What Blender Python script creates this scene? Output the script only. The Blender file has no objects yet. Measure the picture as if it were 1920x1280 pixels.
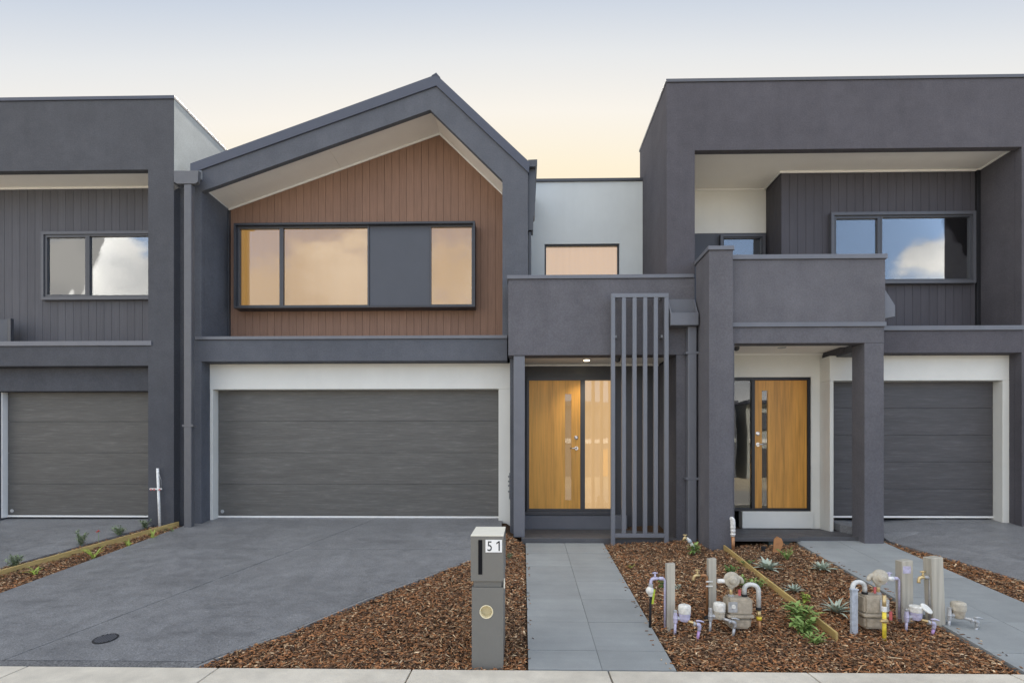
import bpy, bmesh, math, random
import numpy as np
from mathutils import Vector, Matrix

random.seed(7)
rng = np.random.default_rng(11)
S = bpy.context.scene
COL = S.collection

# ------------------------------------------------------------------ camera
EYE = 1.75
YAW = math.atan(0.020)
cam = bpy.data.cameras.new('camera')
cam.sensor_width = 36.0
cam.lens = 36.0 * 1000.0 / 1920.0
cam.shift_y = 210.0 / 1920.0
cam.clip_start = 0.05
cam.clip_end = 2000
camo = bpy.data.objects.new('camera', cam)
camo.location = (0, 0, EYE)
camo.rotation_euler = (math.radians(90), 0, YAW)
COL.objects.link(camo)
S.camera = camo

# ------------------------------------------------------------------ world
SUN_EL, SUN_ROT = math.radians(40), math.radians(3)
w = bpy.data.worlds.new('World')
S.world = w
w.use_nodes = True
nt = w.node_tree
nt.nodes.clear()
N = nt.nodes.new
L = nt.links.new
out = N('ShaderNodeOutputWorld')
bg = N('ShaderNodeBackground')
sky = N('ShaderNodeTexSky')
sky.sky_type = 'NISHITA'
sky.sun_disc = False
sky.sun_elevation = SUN_EL
sky.sun_rotation = SUN_ROT
sky.air_density = 1.0
sky.dust_density = 1.0
sky.ozone_density = 1.5
tc = N('ShaderNodeTexCoord')
sep = N('ShaderNodeSeparateXYZ')
L(tc.outputs['Generated'], sep.inputs[0])


def wmath(op, a, b=None, clamp=False):
    n = N('ShaderNodeMath')
    n.operation = op
    n.use_clamp = clamp
    for i, v in enumerate((a, b)):
        if v is None:
            continue
        if isinstance(v, (int, float)):
            n.inputs[i].default_value = v
        else:
            L(v, n.inputs[i])
    return n.outputs[0]


def wrange(v, a, b, c=0.0, d=1.0, smooth=True):
    n = N('ShaderNodeMapRange')
    n.interpolation_type = 'SMOOTHSTEP' if smooth else 'LINEAR'
    for i, x in enumerate((a, b, c, d)):
        n.inputs[1 + i].default_value = x
    L(v, n.inputs[0])
    return n.outputs[0]


def wmix(f, a, b):
    n = N('ShaderNodeMix')
    n.data_type = 'RGBA'
    for s, v in ((n.inputs[0], f), (n.inputs[6], a), (n.inputs[7], b)):
        if isinstance(v, (tuple, float, int)):
            s.default_value = v
        else:
            L(v, s)
    return n.outputs[2]


SKY_STRENGTH = 0.13
K = 1.0 / SKY_STRENGTH
# evening haze: cream low on the sunset side, pale blue-grey above it
ramp = N('ShaderNodeValToRGB')
# the glow is strongest about the sunset azimuth and thins to either side
L(wmath('ADD', sep.outputs[2], wmath('MULTIPLY', wmath('MULTIPLY', sep.outputs[0], sep.outputs[0]), 0.34)), ramp.inputs[0])
els = ramp.color_ramp.elements
els[0].position = 0.40
els[0].color = (0.379, 0.310, 0.215, 1)
els[1].position = 0.85
els[1].color = (0.15, 0.20, 0.29, 1)
for p, c in ((0.475, (0.379, 0.338, 0.262, 1)), (0.54, (0.364, 0.345, 0.315, 1)), (0.60, (0.305, 0.310, 0.315, 1)), (0.655, (0.225, 0.250, 0.290, 1)), (0.70, (0.18, 0.22, 0.29, 1))):
    e = els.new(p)
    e.color = c
hz = N('ShaderNodeVectorMath')
hz.operation = 'SCALE'
hz.inputs['Scale'].default_value = K
L(ramp.outputs[0], hz.inputs[0])
sunset = wrange(sep.outputs[1], -0.10, 0.45)
# open sky on the street side, blue with heaped clouds
blue = wmix(wrange(sep.outputs[2], 0.0, 0.7), (0.34 * K, 0.46 * K, 0.68 * K, 1), (0.22 * K, 0.31 * K, 0.47 * K, 1))
veil = wmix(wrange(sep.outputs[2], 0.48, 0.80), wmix(0.65, sky.outputs[0], blue), (0.66 * K, 0.655 * K, 0.65 * K, 1))
base = veil
mp = N('ShaderNodeMapping')
mp.inputs['Scale'].default_value = (1.0, 1.0, 1.5)
mp.inputs['Location'].default_value = (0.35, 0.0, 0.12)
L(tc.outputs['Generated'], mp.inputs[0])
nz = N('ShaderNodeTexNoise')
nz.inputs['Scale'].default_value = 3.0
nz.inputs['Detail'].default_value = 9
nz.inputs['Roughness'].default_value = 0.52
L(mp.outputs[0], nz.inputs['Vector'])
cl = wrange(wmath('ADD', nz.outputs[0], wmath('ADD', wrange(sep.outputs[0], -0.6, 0.6, 0.07, -0.075), wrange(sep.outputs[2], 0.20, 0.46, 0.075, -0.075))), 0.50, 0.56)
nz2 = N('ShaderNodeTexNoise')
nz2.inputs['Scale'].default_value = 5.5
nz2.inputs['Detail'].default_value = 6
L(mp.outputs[0], nz2.inputs['Vector'])
clc = wmix(wrange(nz2.outputs[0], 0.35, 0.65), (0.55 * K, 0.55 * K, 0.55 * K, 1), (0.95 * K, 0.92 * K, 0.86 * K, 1))
front = wmix(cl, base, clc)
allsky = wmix(sunset, front, hz.outputs[0])
L(allsky, bg.inputs[0])
bg.inputs[1].default_value = SKY_STRENGTH
L(bg.outputs[0], out.inputs[0])

sun = bpy.data.lights.new('sun', 'SUN')
sun.energy = 5.0
sun.angle = math.radians(0.6)
sun.color = (1.0, 0.92, 0.80)
suno = bpy.data.objects.new('sun', sun)
sd = Vector((math.sin(SUN_ROT) * math.cos(SUN_EL), math.cos(SUN_ROT) * math.cos(SUN_EL), math.sin(SUN_EL)))
suno.rotation_euler = sd.to_track_quat('Z', 'Y').to_euler()
suno.location = (0, 30, 30)
COL.objects.link(suno)

S.view_settings.view_transform = 'Standard'
S.view_settings.look = 'None'
S.view_settings.exposure = 1.4
S.view_settings.gamma = 1.0
S.render.engine = 'CYCLES'

# ------------------------------------------------------------------ photo helpers (a pixel is only a direction; Y is the plane it lies in)
CT, ST = math.cos(YAW), math.sin(YAW)


def X(px, Y):
    u = (px - 960.0) / 1000.0
    return Y / (CT + u * ST) * (u * CT - ST)


def Z(py, Y, px=980):
    u = (px - 960.0) / 1000.0
    return EYE + Y / (CT + u * ST) * (850.0 - py) / 1000.0


Y0 = 4.33
SX = [(-0.28, .134), (0.03, .094), (1.26, .094), (3.95, .125), (5.4, .125), (6.0, .14)]


def slope(x):
    if x <= SX[0][0]:
        return SX[0][1]
    for (a, sa), (b, sb) in zip(SX, SX[1:]):
        if x <= b:
            return sa + (sb - sa) * (x - a) / (b - a)
    return SX[-1][1]


def gz(x, y):
    return slope(x) * max(0.0, y - Y0)


def G(px, py):
    Y = 6.0
    u = (px - 960.0) / 1000.0
    for _ in range(60):
        Y = 0.5 * Y + 0.5 * (EYE - gz(X(px, Y), Y)) / ((py - 850.0) / 1000.0) * (CT + u * ST)
    return X(px, Y), Y


# ------------------------------------------------------------------ materials
MATS = {}


def newmat(name):
    m = bpy.data.materials.new(name)
    m.use_nodes = True
    t = m.node_tree
    b = t.nodes['Principled BSDF']
    return m, t, b


def noise(t, scale, detail=4, rough=0.55, vec=None, sc=None):
    n = t.nodes.new('ShaderNodeTexNoise')
    n.inputs['Scale'].default_value = scale
    n.inputs['Detail'].default_value = detail
    n.inputs['Roughness'].default_value = rough
    c = t.nodes.new('ShaderNodeTexCoord')
    src = c.outputs['Object']
    if sc is not None:
        mpn = t.nodes.new('ShaderNodeMapping')
        mpn.inputs['Scale'].default_value = sc
        t.links.new(src, mpn.inputs[0])
        src = mpn.outputs[0]
    t.links.new(src, n.inputs['Vector'])
    return n.outputs[0]


def ramp_col(t, fac, stops):
    r = t.nodes.new('ShaderNodeValToRGB')
    e = r.color_ramp.elements
    e[0].position, e[0].color = stops[0][0], (*stops[0][1], 1)
    e[1].position, e[1].color = stops[-1][0], (*stops[-1][1], 1)
    for p, c in stops[1:-1]:
        q = e.new(p)
        q.color = (*c, 1)
    t.links.new(fac, r.inputs[0])
    return r.outputs[0]


def mul(c, k):
    return tuple(min(1.0, x * k) for x in c)


def mixc(t, f, a, b, mode='MIX'):
    n = t.nodes.new('ShaderNodeMix')
    n.data_type = 'RGBA'
    n.blend_type = mode
    for s, v in ((n.inputs[0], f), (n.inputs[6], a), (n.inputs[7], b)):
        if isinstance(v, (float, int)):
            s.default_value = v
        elif isinstance(v, tuple):
            s.default_value = (*v, 1)
        else:
            t.links.new(v, s)
    return n.outputs[2]


def bump(t, b, h, strength=0.3, dist=0.01):
    n = t.nodes.new('ShaderNodeBump')
    n.inputs['Strength'].default_value = strength
    n.inputs['Distance'].default_value = dist
    t.links.new(h, n.inputs['Height'])
    t.links.new(n.outputs[0], b.inputs['Normal'])


def mat_mottle(name, col, var=0.10, scale=1.6, fine=180, fvar=0.10, rough=0.85, bstr=0.35, bdist=0.004, spec=0.3, metal=0.0, streak=0.0):
    m, t, b = newmat(name)
    c1 = ramp_col(t, noise(t, scale, 6, 0.6), [(0.3, mul(col, 1 - var)), (0.7, mul(col, 1 + var))])
    f = noise(t, fine, 3, 0.6)
    c2 = ramp_col(t, f, [(0.3, (1 - fvar,) * 3), (0.7, (1 + fvar,) * 3)])
    c = mixc(t, 1.0, c1, c2, 'MULTIPLY')
    if streak:
        sfac = noise(t, 1.0, 5, 0.6, sc=(9, 9, 0.5))
        c = mixc(t, 1.0, c, ramp_col(t, sfac, [(0.35, (1 - streak,) * 3), (0.65, (1 + streak,) * 3)]), 'MULTIPLY')
    t.links.new(c, b.inputs['Base Color'])
    b.inputs['Roughness'].default_value = rough
    b.inputs['Specular IOR Level'].default_value = spec
    b.inputs['Metallic'].default_value = metal
    if bstr:
        bump(t, b, f, bstr, bdist)
    MATS[name] = m
    return m


def mat_plain(name, col, rough=0.5, metal=0.0, spec=0.5, var=0.06, scale=14):
    return mat_mottle(name, col, var, scale, 90, 0.03, rough, 0.0, 0.001, spec, metal)


def mat_stucco(name, col):
    m, t, b = newmat(name)
    c = ramp_col(t, noise(t, .9, 8, .68), [(.30, mul(col, .86)), (.50, col), (.70, mul(col, 1.15))])
    blot = noise(t, 5.0, 6, .65)
    c = mixc(t, 1.0, c, ramp_col(t, blot, [(.30, (.93, .93, .94)), (.70, (1.07, 1.07, 1.06))]), 'MULTIPLY')
    run = noise(t, 1.0, 5, .65, sc=(5, 5, .45))
    c = mixc(t, 1.0, c, ramp_col(t, run, [(.32, (.965,) * 3), (.68, (1.035,) * 3)]), 'MULTIPLY')
    g = noise(t, 42, 4, .75)
    c = mixc(t, 1.0, c, ramp_col(t, g, [(.28, (.84,) * 3), (.5, (1, 1, 1)), (.72, (1.17,) * 3)]), 'MULTIPLY')
    t.links.new(c, b.inputs['Base Color'])
    b.inputs['Roughness'].default_value = .88
    b.inputs['Specular IOR Level'].default_value = .25
    bump(t, b, g, .45, .006)
    MATS[name] = m


mat_stucco('render_blue', (.100, .107, .126))
mat_stucco('render_left', (.076, .079, .090))
mat_stucco('render_right', (.086, .083, .096))
mat_stucco('render_porch_lit', (.116, .115, .130))  # porch fronts' stronger light put into a paler copy of the render
mat_mottle('render_white', (.70, .70, .66), .05, 1.2, 200, .03, streak=.006, bstr=.2)
mat_mottle('render_cool', (.56, .60, .61), .06, 1.0, 200, .03, streak=.01, bstr=.2)
mat_mottle('cement_sheet', (.36, .38, .37), .10, 2.2, 60, .10, bstr=.2)
mat_plain('soffit', (.84, .81, .76), .7, spec=.2, var=.02, scale=3)
mat_plain('trim_white', (.80, .80, .78), .5, spec=.3, var=.02)
mat_plain('cap_metal', (.135, .142, .165), .42, spec=.5, var=.06, scale=5)
mat_plain('dark_metal', (.055, .058, .068), .40, spec=.5)
mat_plain('frame_dark', (.034, .037, .046), .42, spec=.5)
mat_plain('frame_mid', (.085, .088, .102), .42, spec=.5)
mat_plain('pipe_dark', (.105, .108, .120), .45, spec=.5)
mat_plain('black_metal', (.016, .017, .021), .42, spec=.5)
mat_plain('screen_metal', (.155, .165, .190), .38, spec=.5, var=.04, scale=4)
mat_plain('roof_metal', (.058, .065, .090), .40, spec=.5, var=.05, scale=5)
mat_plain('pipe_grey', (.20, .21, .225), .45)
mat_plain('void', (.012, .012, .014), .9, spec=.1)
mat_plain('dark_panel', (.075, .082, .100), .55, spec=.4, var=.04, scale=4)
mat_plain('rubber', (.02, .02, .022), .7, spec=.3)
mat_plain('chrome', (.72, .72, .73), .22, metal=1.0, var=.03)
mat_plain('brass', (.60, .46, .24), .42, metal=.7, var=.24, scale=24)
mat_plain('copper', (.42, .22, .11), .5, metal=.6, var=.24, scale=24)
mat_plain('galv', (.46, .47, .48), .5, metal=.4, var=.24, scale=24)
mat_plain('lilac', (.50, .48, .64), .45, var=.24, scale=24)
mat_plain('purple', (.46, .30, .58), .45, var=.24, scale=24)
mat_plain('pvc_white', (.76, .76, .74), .4, var=.24, scale=24)
mat_plain('cap_white', (.72, .71, .66), .5, var=.24, scale=24)
mat_plain('beige_paint', (.40, .35, .275), .5, var=.24, scale=24)
mat_plain('beige_light', (.48, .44, .36), .5, var=.24, scale=24)
mat_plain('pipe_pale', (.56, .57, .56), .45, var=.24, scale=24)
mat_plain('strap_blue', (.42, .46, .52), .5, var=.24, scale=24)
mat_plain('yellow', (.78, .62, .06), .5, var=.24, scale=24)
mat_plain('red_tag', (.50, .10, .10), .55, var=.1, scale=60)
mat_plain('green_tag', (.45, .55, .05), .5, var=.1, scale=60)
mat_plain('letterbox_paint', (.17, .167, .155), .42, spec=.5, var=.03, scale=5)
mat_plain('letterbox_lid', (.80, .77, .66), .45, var=.04, scale=6)  # lid's sky-lit paleness put into its colour
mat_plain('tube_cream', (.80, .72, .50), .6, var=.04, scale=12)
mat_plain('plate_white', (.84, .84, .83), .5, var=.01)
mat_plain('ink', (.035, .037, .04), .6, spec=.2)
mat_plain('terracotta', (.42, .20, .08), .7, var=.2, scale=15)
mat_plain('dark_green_plastic', (.03, .045, .04), .6)
mat_plain('aggregate_edge', (.20, .20, .20), .8, var=.2, scale=40)


def mat_cladding(name, col, grain=.16):
    m, t, b = newmat(name)
    g = noise(t, 1.0, 6, 0.65, sc=(70, 70, 2.2))
    big = noise(t, 1.1, 4, 0.6)
    c = ramp_col(t, g, [(0.3, mul(col, 1 - grain)), (0.7, mul(col, 1 + grain))])
    c = mixc(t, 1.0, c, ramp_col(t, big, [(0.3, (.94,) * 3), (0.7, (1.06,) * 3)]), 'MULTIPLY')
    oi = t.nodes.new('ShaderNodeObjectInfo')
    c = mixc(t, 1.0, c, ramp_col(t, oi.outputs['Random'], [(0, (.95, .95, .95)), (1, (1.05, 1.05, 1.05))]), 'MULTIPLY')
    t.links.new(c, b.inputs['Base Color'])
    b.inputs['Roughness'].default_value = .68
    b.inputs['Specular IOR Level'].default_value = .3
    bump(t, b, g, .15, .003)
    MATS[name] = m


mat_cladding('clad_brown', (.235, .140, .098))
mat_plain('groove_brown', (.085, .046, .032), .9, spec=.1)
mat_plain('groove_grey', (.050, .050, .056), .9, spec=.1)
mat_cladding('clad_grey', (.090, .090, .102), .10)
mat_cladding('clad_dark', (.068, .066, .078), .10)


def mat_garage(name, col):
    m, t, b = newmat(name)
    g = noise(t, 1.0, 7, 0.7, sc=(3.6, 3.6, 48))
    g2 = noise(t, 1.0, 4, 0.6, sc=(1.1, 1.1, 9))
    c = ramp_col(t, g, [(0.30, mul(col, .80)), (0.55, col), (0.62, mul(col, 1.18)), (0.70, mul(col, 1.42)), (0.80, mul(col, 1.75))])
    c = mixc(t, 1.0, c, ramp_col(t, g2, [(0.3, (.88,) * 3), (0.7, (1.12,) * 3)]), 'MULTIPLY')
    t.links.new(c, b.inputs['Base Color'])
    b.inputs['Roughness'].default_value = .5
    b.inputs['Specular IOR Level'].default_value = .4
    bump(t, b, g, .35, .004)
    MATS[name] = m


mat_garage('garage_grey', (.116, .113, .107))
mat_garage('garage_left', (.094, .091, .086))
mat_garage('garage_charcoal', (.074, .072, .077))


def mat_timber(name, col, axis='z', ring=14, contrast=.24):
    m, t, b = newmat(name)
    sc = {'z': (34, 34, 1.3), 'y': (34, 1.3, 34)}[axis]
    g = noise(t, 1.0, 7, 0.62, sc=sc)
    g2 = noise(t, 1.0, 3, 0.5, sc=tuple(s * .16 for s in sc))
    c = ramp_col(t, g, [(0.28, mul(col, 1 - contrast)), (0.5, col), (0.72, mul(col, 1 + contrast * .7))])
    c = mixc(t, 1.0, c, ramp_col(t, g2, [(0.3, (.86, .84, .80)), (0.7, (1.10, 1.10, 1.08))]), 'MULTIPLY')
    t.links.new(c, b.inputs['Base Color'])
    b.inputs['Roughness'].default_value = .42
    bump(t, b, g, .08, .002)
    MATS[name] = m


mat_timber('door_timber', (.74, .375, .075))
mat_timber('door_timber_red', (.60, .29, .058), contrast=.34)
mat_timber('post_timber', (.44, .42, .37))
mat_timber('edging_timber', (.50, .37, .15), 'y')


def mat_concrete(name, col, speck=.35, scale=220, rough=.75, stain=.22, spec=.4, patch=0.0):
    m, t, b = newmat(name)
    big = noise(t, .9, 7, 0.65)
    mid = noise(t, 6, 5, 0.6)
    f = noise(t, scale, 2, 0.7)
    c = ramp_col(t, big, [(0.3, mul(col, 1 - stain)), (0.7, mul(col, 1 + stain))])
    c = mixc(t, 1.0, c, ramp_col(t, mid, [(0.3, (.90,) * 3), (0.7, (1.10,) * 3)]), 'MULTIPLY')
    if patch:
        pz = noise(t, 1.0, 7, .72, sc=(.9, 2.6, 1))
        c = mixc(t, 1.0, c, ramp_col(t, pz, [(.34, (1 - patch,) * 3), (.46, (1, 1, 1)), (.60, (1, 1, 1)), (.74, (1 + patch,) * 3)]), 'MULTIPLY')
    c = mixc(t, 1.0, c, ramp_col(t, f, [(0.32, (1 - speck,) * 3), (0.5, (1, 1, 1)), (0.70, (1 + speck * 1.4,) * 3)]), 'MULTIPLY')
    t.links.new(c, b.inputs['Base Color'])
    rr = t.nodes.new('ShaderNodeMapRange')
    rr.inputs[1].default_value, rr.inputs[2].default_value = .3, .7
    rr.inputs[3].default_value, rr.inputs[4].default_value = rough - .12, rough + .12
    t.links.new(mid, rr.inputs[0])
    t.links.new(rr.outputs[0], b.inputs['Roughness'])
    b.inputs['Specular IOR Level'].default_value = spec
    bump(t, b, f, .5, .006)
    MATS[name] = m


mat_concrete('driveway_concrete', (.176, .179, .186), .42, 95, .46, .18, spec=.55, patch=.22)
mat_concrete('edge_concrete', (.13, .132, .135), .55, 60, .75, .25)
mat_concrete('footpath_concrete', (.60, .555, .47), .10, 150, .85, .16)
mat_concrete('porch_tile', (.080, .080, .086), .15, 160, .6, .15)
mat_concrete('asphalt', (.27, .26, .24), .4, 120, .85, .15)  # out-of-view road, lightened to bounce more light at the soffits
mat_concrete('soil', (.085, .055, .036), .4, 60, .95, .3, .1)
mat_concrete('verge', (.42, .37, .28), .4, 80, .95, .3, .1)  # unseen verge, paled so it throws more light up under the soffits


def mat_paver():
    m, t, b = newmat('bluestone')
    col = (.275, .292, .295)
    oi = t.nodes.new('ShaderNodeObjectInfo')
    big = noise(t, 2.3, 6, .65)
    band = noise(t, 1.0, 4, .6, sc=(.8, 9, 3))
    f = noise(t, 170, 2, .6)
    c = ramp_col(t, big, [(.3, mul(col, .90)), (.7, mul(col, 1.10))])
    c = mixc(t, 1.0, c, ramp_col(t, band, [(.3, (.95,) * 3), (.7, (1.05,) * 3)]), 'MULTIPLY')
    c = mixc(t, 1.0, c, ramp_col(t, f, [(.3, (.91,) * 3), (.7, (1.09,) * 3)]), 'MULTIPLY')
    c = mixc(t, 1.0, c, ramp_col(t, oi.outputs['Random'], [(0, (.93, .93, .93)), (1, (1.06, 1.06, 1.06))]), 'MULTIPLY')
    t.links.new(c, b.inputs['Base Color'])
    b.inputs['Roughness'].default_value = .6
    b.inputs['Specular IOR Level'].default_value = .4
    bump(t, b, f, .2, .002)
    MATS['bluestone'] = m


mat_paver()


def mat_chip():
    m, t, b = newmat('bark')
    a = t.nodes.new('ShaderNodeVertexColor')
    a.layer_name = 'tint'
    f = noise(t, 260, 2, .6)
    c = mixc(t, 1.0, a.outputs[0], ramp_col(t, f, [(.3, (.75,) * 3), (.7, (1.25,) * 3)]), 'MULTIPLY')
    t.links.new(c, b.inputs['Base Color'])
    b.inputs['Roughness'].default_value = .85
    b.inputs['Specular IOR Level'].default_value = .2
    MATS['bark'] = m


mat_chip()


def mat_leaf(name, col, var=.3, rough=.55):
    m, t, b = newmat(name)
    n = noise(t, 22, 3, .6)
    c = ramp_col(t, n, [(.3, mul(col, 1 - var)), (.7, mul(col, 1 + var))])
    t.links.new(c, b.inputs['Base Color'])
    b.inputs['Roughness'].default_value = rough
    b.inputs['Subsurface Weight'].default_value = 0.0
    MATS[name] = m


mat_leaf('leaf_green', (.10, .19, .045))
mat_leaf('leaf_bright', (.30, .38, .06))
mat_leaf('leaf_grey', (.40, .46, .38), .2, .8)
mat_leaf('leaf_sage', (.22, .28, .16), .3, .7)
mat_leaf('leaf_mid', (.22, .33, .09))
mat_leaf('flower_red', (.55, .05, .03), .2)


def mat_glass(name, fac, tint=(1, 1, 1)):
    m, t, b = newmat(name)
    o = t.nodes['Material Output']
    t.nodes.remove(b)
    tr = t.nodes.new('ShaderNodeBsdfTransparent')
    tr.inputs[0].default_value = (.92, .93, .93, 1)
    gl = t.nodes.new('ShaderNodeBsdfGlossy')
    gl.inputs['Roughness'].default_value = .012
    gl.inputs['Color'].default_value = (*tint, 1)
    fr = t.nodes.new('ShaderNodeFresnel')
    fr.inputs[0].default_value = 1.5
    ad = t.nodes.new('ShaderNodeMath')
    ad.operation = 'ADD'
    ad.use_clamp = True
    t.links.new(fr.outputs[0], ad.inputs[0])
    ad.inputs[1].default_value = fac
    wn = noise(t, 1.4, 2, .5)
    bn = t.nodes.new('ShaderNodeBump')
    bn.inputs['Strength'].default_value = .06
    bn.inputs['Distance'].default_value = .02
    t.links.new(wn, bn.inputs['Height'])
    t.links.new(bn.outputs[0], gl.inputs['Normal'])
    mx = t.nodes.new('ShaderNodeMixShader')
    t.links.new(ad.outputs[0], mx.inputs[0])
    t.links.new(tr.outputs[0], mx.inputs[1])
    t.links.new(gl.outputs[0], mx.inputs[2])
    t.links.new(mx.outputs[0], o.inputs[0])
    MATS[name] = m


mat_glass('glass_clear', .035)
mat_glass('glass_soft', 0.0)
mat_glass('glass_mirror', .085)
mat_glass('glass_door', .03)


def mat_glow(name, col, strength, base):
    m, t, b = newmat(name)
    n = noise(t, 1.0, 3, .5, sc=(16, 1, .35))
    c = ramp_col(t, n, [(.3, mul(col, .95)), (.7, mul(col, 1.05))])
    b.inputs['Base Color'].default_value = (*base, 1)
    t.links.new(c, b.inputs['Emission Color'])
    b.inputs['Emission Strength'].default_value = strength
    b.inputs['Roughness'].default_value = .9
    b.inputs['Specular IOR Level'].default_value = 0
    MATS[name] = m


mat_glow('lit_blind', (.76, .41, .12), .205, (.16, .10, .04))
mat_glow('lit_blind_strong', (.80, .50, .24), .34, (.22, .15, .08))  # glow raised to stand in for sky reflections these panes lack
mat_glow('lit_slot', (.72, .44, .20), .19, (.20, .14, .08))
mat_glow('lit_lamp', (1.0, .86, .55), 5.0, (.8, .8, .7))

# ------------------------------------------------------------------ object helpers
BASE = {}


def put(name, me, mat, parent=None, label=None, cat=None, group=None, kind=None, smooth=False):
    """link a mesh given in world coordinates; parents keep their own base"""
    o = bpy.data.objects.new(name, me)
    COL.objects.link(o)
    if mat:
        if not me.materials:
            me.materials.append(MATS[mat])
    if parent is not None:
        off = BASE.get(parent.name, Vector((0, 0, 0)))
        me.transform(Matrix.Translation(-off))
        o.parent = parent
        BASE[o.name] = off
    if smooth:
        for p in me.polygons:
            p.use_smooth = True
    tag(o, label, cat, group, kind)
    return o


def tag(o, label=None, cat=None, group=None, kind=None):
    if label:
        o['label'] = label
    if cat:
        o['category'] = cat
    if group:
        o['group'] = group
    if kind:
        o['kind'] = kind
    return o


def thing(name, loc, label, cat, group=None):
    o = bpy.data.objects.new(name, None)
    o.empty_display_size = .2
    o.location = loc
    COL.objects.link(o)
    BASE[o.name] = Vector(loc)
    return tag(o, label, cat, group)


def fin(bm, name='m'):
    me = bpy.data.meshes.new(name)
    bmesh.ops.recalc_face_normals(bm, faces=bm.faces)
    bm.to_mesh(me)
    bm.free()
    return me


def bm_box(bm, x0, x1, y0, y1, z0, z1, bev=0.0):
    vs = [bm.verts.new(p) for p in ((x0, y0, z0), (x1, y0, z0), (x1, y1, z0), (x0, y1, z0), (x0, y0, z1), (x1, y0, z1), (x1, y1, z1), (x0, y1, z1))]
    fs = [bm.faces.new([vs[i] for i in q]) for q in ((0, 3, 2, 1), (4, 5, 6, 7), (0, 1, 5, 4), (1, 2, 6, 5), (2, 3, 7, 6), (3, 0, 4, 7))]
    if bev:
        es = list({e for f in fs for e in f.edges})
        bmesh.ops.bevel(bm, geom=es, offset=bev, segments=2, affect='EDGES', profile=.6)


def box(name, x0, x1, y0, y1, z0, z1, mat, parent=None, bev=0.006, **k):
    bm = bmesh.new()
    bm_box(bm, min(x0, x1), max(x0, x1), min(y0, y1), max(y0, y1), min(z0, z1), max(z0, z1), bev)
    return put(name, fin(bm, name), mat, parent, **k)


def bm_prism(bm, pts, y0, y1):
    """polygon in XZ extruded along Y"""
    a = [bm.verts.new((x, y0, z)) for x, z in pts]
    b = [bm.verts.new((x, y1, z)) for x, z in pts]
    n = len(pts)
    bm.faces.new(a)
    bm.faces.new(b[::-1])
    for i in range(n):
        bm.faces.new((a[i], a[(i + 1) % n], b[(i + 1) % n], b[i]))


def prism(name, pts, y0, y1, mat, parent=None, bev=0.0, **k):
    bm = bmesh.new()
    bm_prism(bm, pts, y0, y1)
    bmesh.ops.recalc_face_normals(bm, faces=bm.faces)
    if bev:
        bmesh.ops.bevel(bm, geom=list(bm.edges), offset=bev, segments=2, affect='EDGES', profile=.6)
    bmesh.ops.triangulate(bm, faces=[f for f in bm.faces if len(f.verts) > 4])
    return put(name, fin(bm, name), mat, parent, **k)


def prism_x(name, pts, x0, x1, mat, parent=None, **k):
    """polygon in YZ extruded along X"""
    bm = bmesh.new()
    a = [bm.verts.new((x0, y, z)) for y, z in pts]
    b = [bm.verts.new((x1, y, z)) for y, z in pts]
    n = len(pts)
    bm.faces.new(a)
    bm.faces.new(b[::-1])
    for i in range(n):
        bm.faces.new((a[i], a[(i + 1) % n], b[(i + 1) % n], b[i]))
    return put(name, fin(bm, name), mat, parent, **k)


def bm_tube(bm, pts, r, seg=12, cap=True):
    """tube along a polyline; r a number or one per point"""
    pts = [Vector(p) for p in pts]
    rs = r if isinstance(r, (list, tuple)) else [r] * len(pts)
    rings = []
    up = None
    for i, p in enumerate(pts):
        if i == 0:
            d = pts[1] - pts[0]
        elif i == len(pts) - 1:
            d = pts[-1] - pts[-2]
        else:
            d = (pts[i + 1] - p).normalized() + (p - pts[i - 1]).normalized()
        d.normalize()
        if up is None:
            up = Vector((0, 0, 1)) if abs(d.z) < .9 else Vector((0, 1, 0))
        s = d.cross(up)
        if s.length < 1e-4:
            s = d.cross(Vector((1, 0, 0)))
        s.normalize()
        up = s.cross(d).normalized()
        rings.append([bm.verts.new(p + (s * math.cos(2 * math.pi * j / seg) + up * math.sin(2 * math.pi * j / seg)) * rs[i]) for j in range(seg)])
    for a, b in zip(rings, rings[1:]):
        for j in range(seg):
            bm.faces.new((a[j], a[(j + 1) % seg], b[(j + 1) % seg], b[j]))
    if cap:
        bm.faces.new(rings[0][::-1])
        bm.faces.new(rings[-1])


def tube(name, pts, r, mat, parent=None, seg=12, **k):
    bm = bmesh.new()
    bm_tube(bm, pts, r, seg)
    o = put(name, fin(bm, name), mat, parent, **k)
    me = o.data
    for p in me.polygons:
        p.use_smooth = len(p.vertices) == 4
    return o


def arc(p0, p1, p2, n=6):
    p0, p1, p2 = Vector(p0), Vector(p1), Vector(p2)
    return [tuple((1 - t) ** 2 * p0 + 2 * t * (1 - t) * p1 + t * t * p2) for t in (i / n for i in range(n + 1))]


def lathe(name, c, prof, mat, parent=None, seg=24, axis='z', **k):
    """prof: list of (r, h) round the axis through c"""
    bm = bmesh.new()
    rings = []
    for r, h in prof:
        ring = []
        for j in range(seg):
            a = 2 * math.pi * j / seg
            u, v = r * math.cos(a), r * math.sin(a)
            p = {'z': (u, v, h), 'y': (u, h, v), 'x': (h, u, v)}[axis]
            ring.append(bm.verts.new((c[0] + p[0], c[1] + p[1], c[2] + p[2])))
        rings.append(ring)
    for a, b in zip(rings, rings[1:]):
        for j in range(seg):
            bm.faces.new((a[j], a[(j + 1) % seg], b[(j + 1) % seg], b[j]))
    bm.faces.new(rings[0][::-1])
    bm.faces.new(rings[-1])
    o = put(name, fin(bm, name), mat, parent, **k)
    for p in o.data.polygons:
        p.use_smooth = False
    return o


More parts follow.
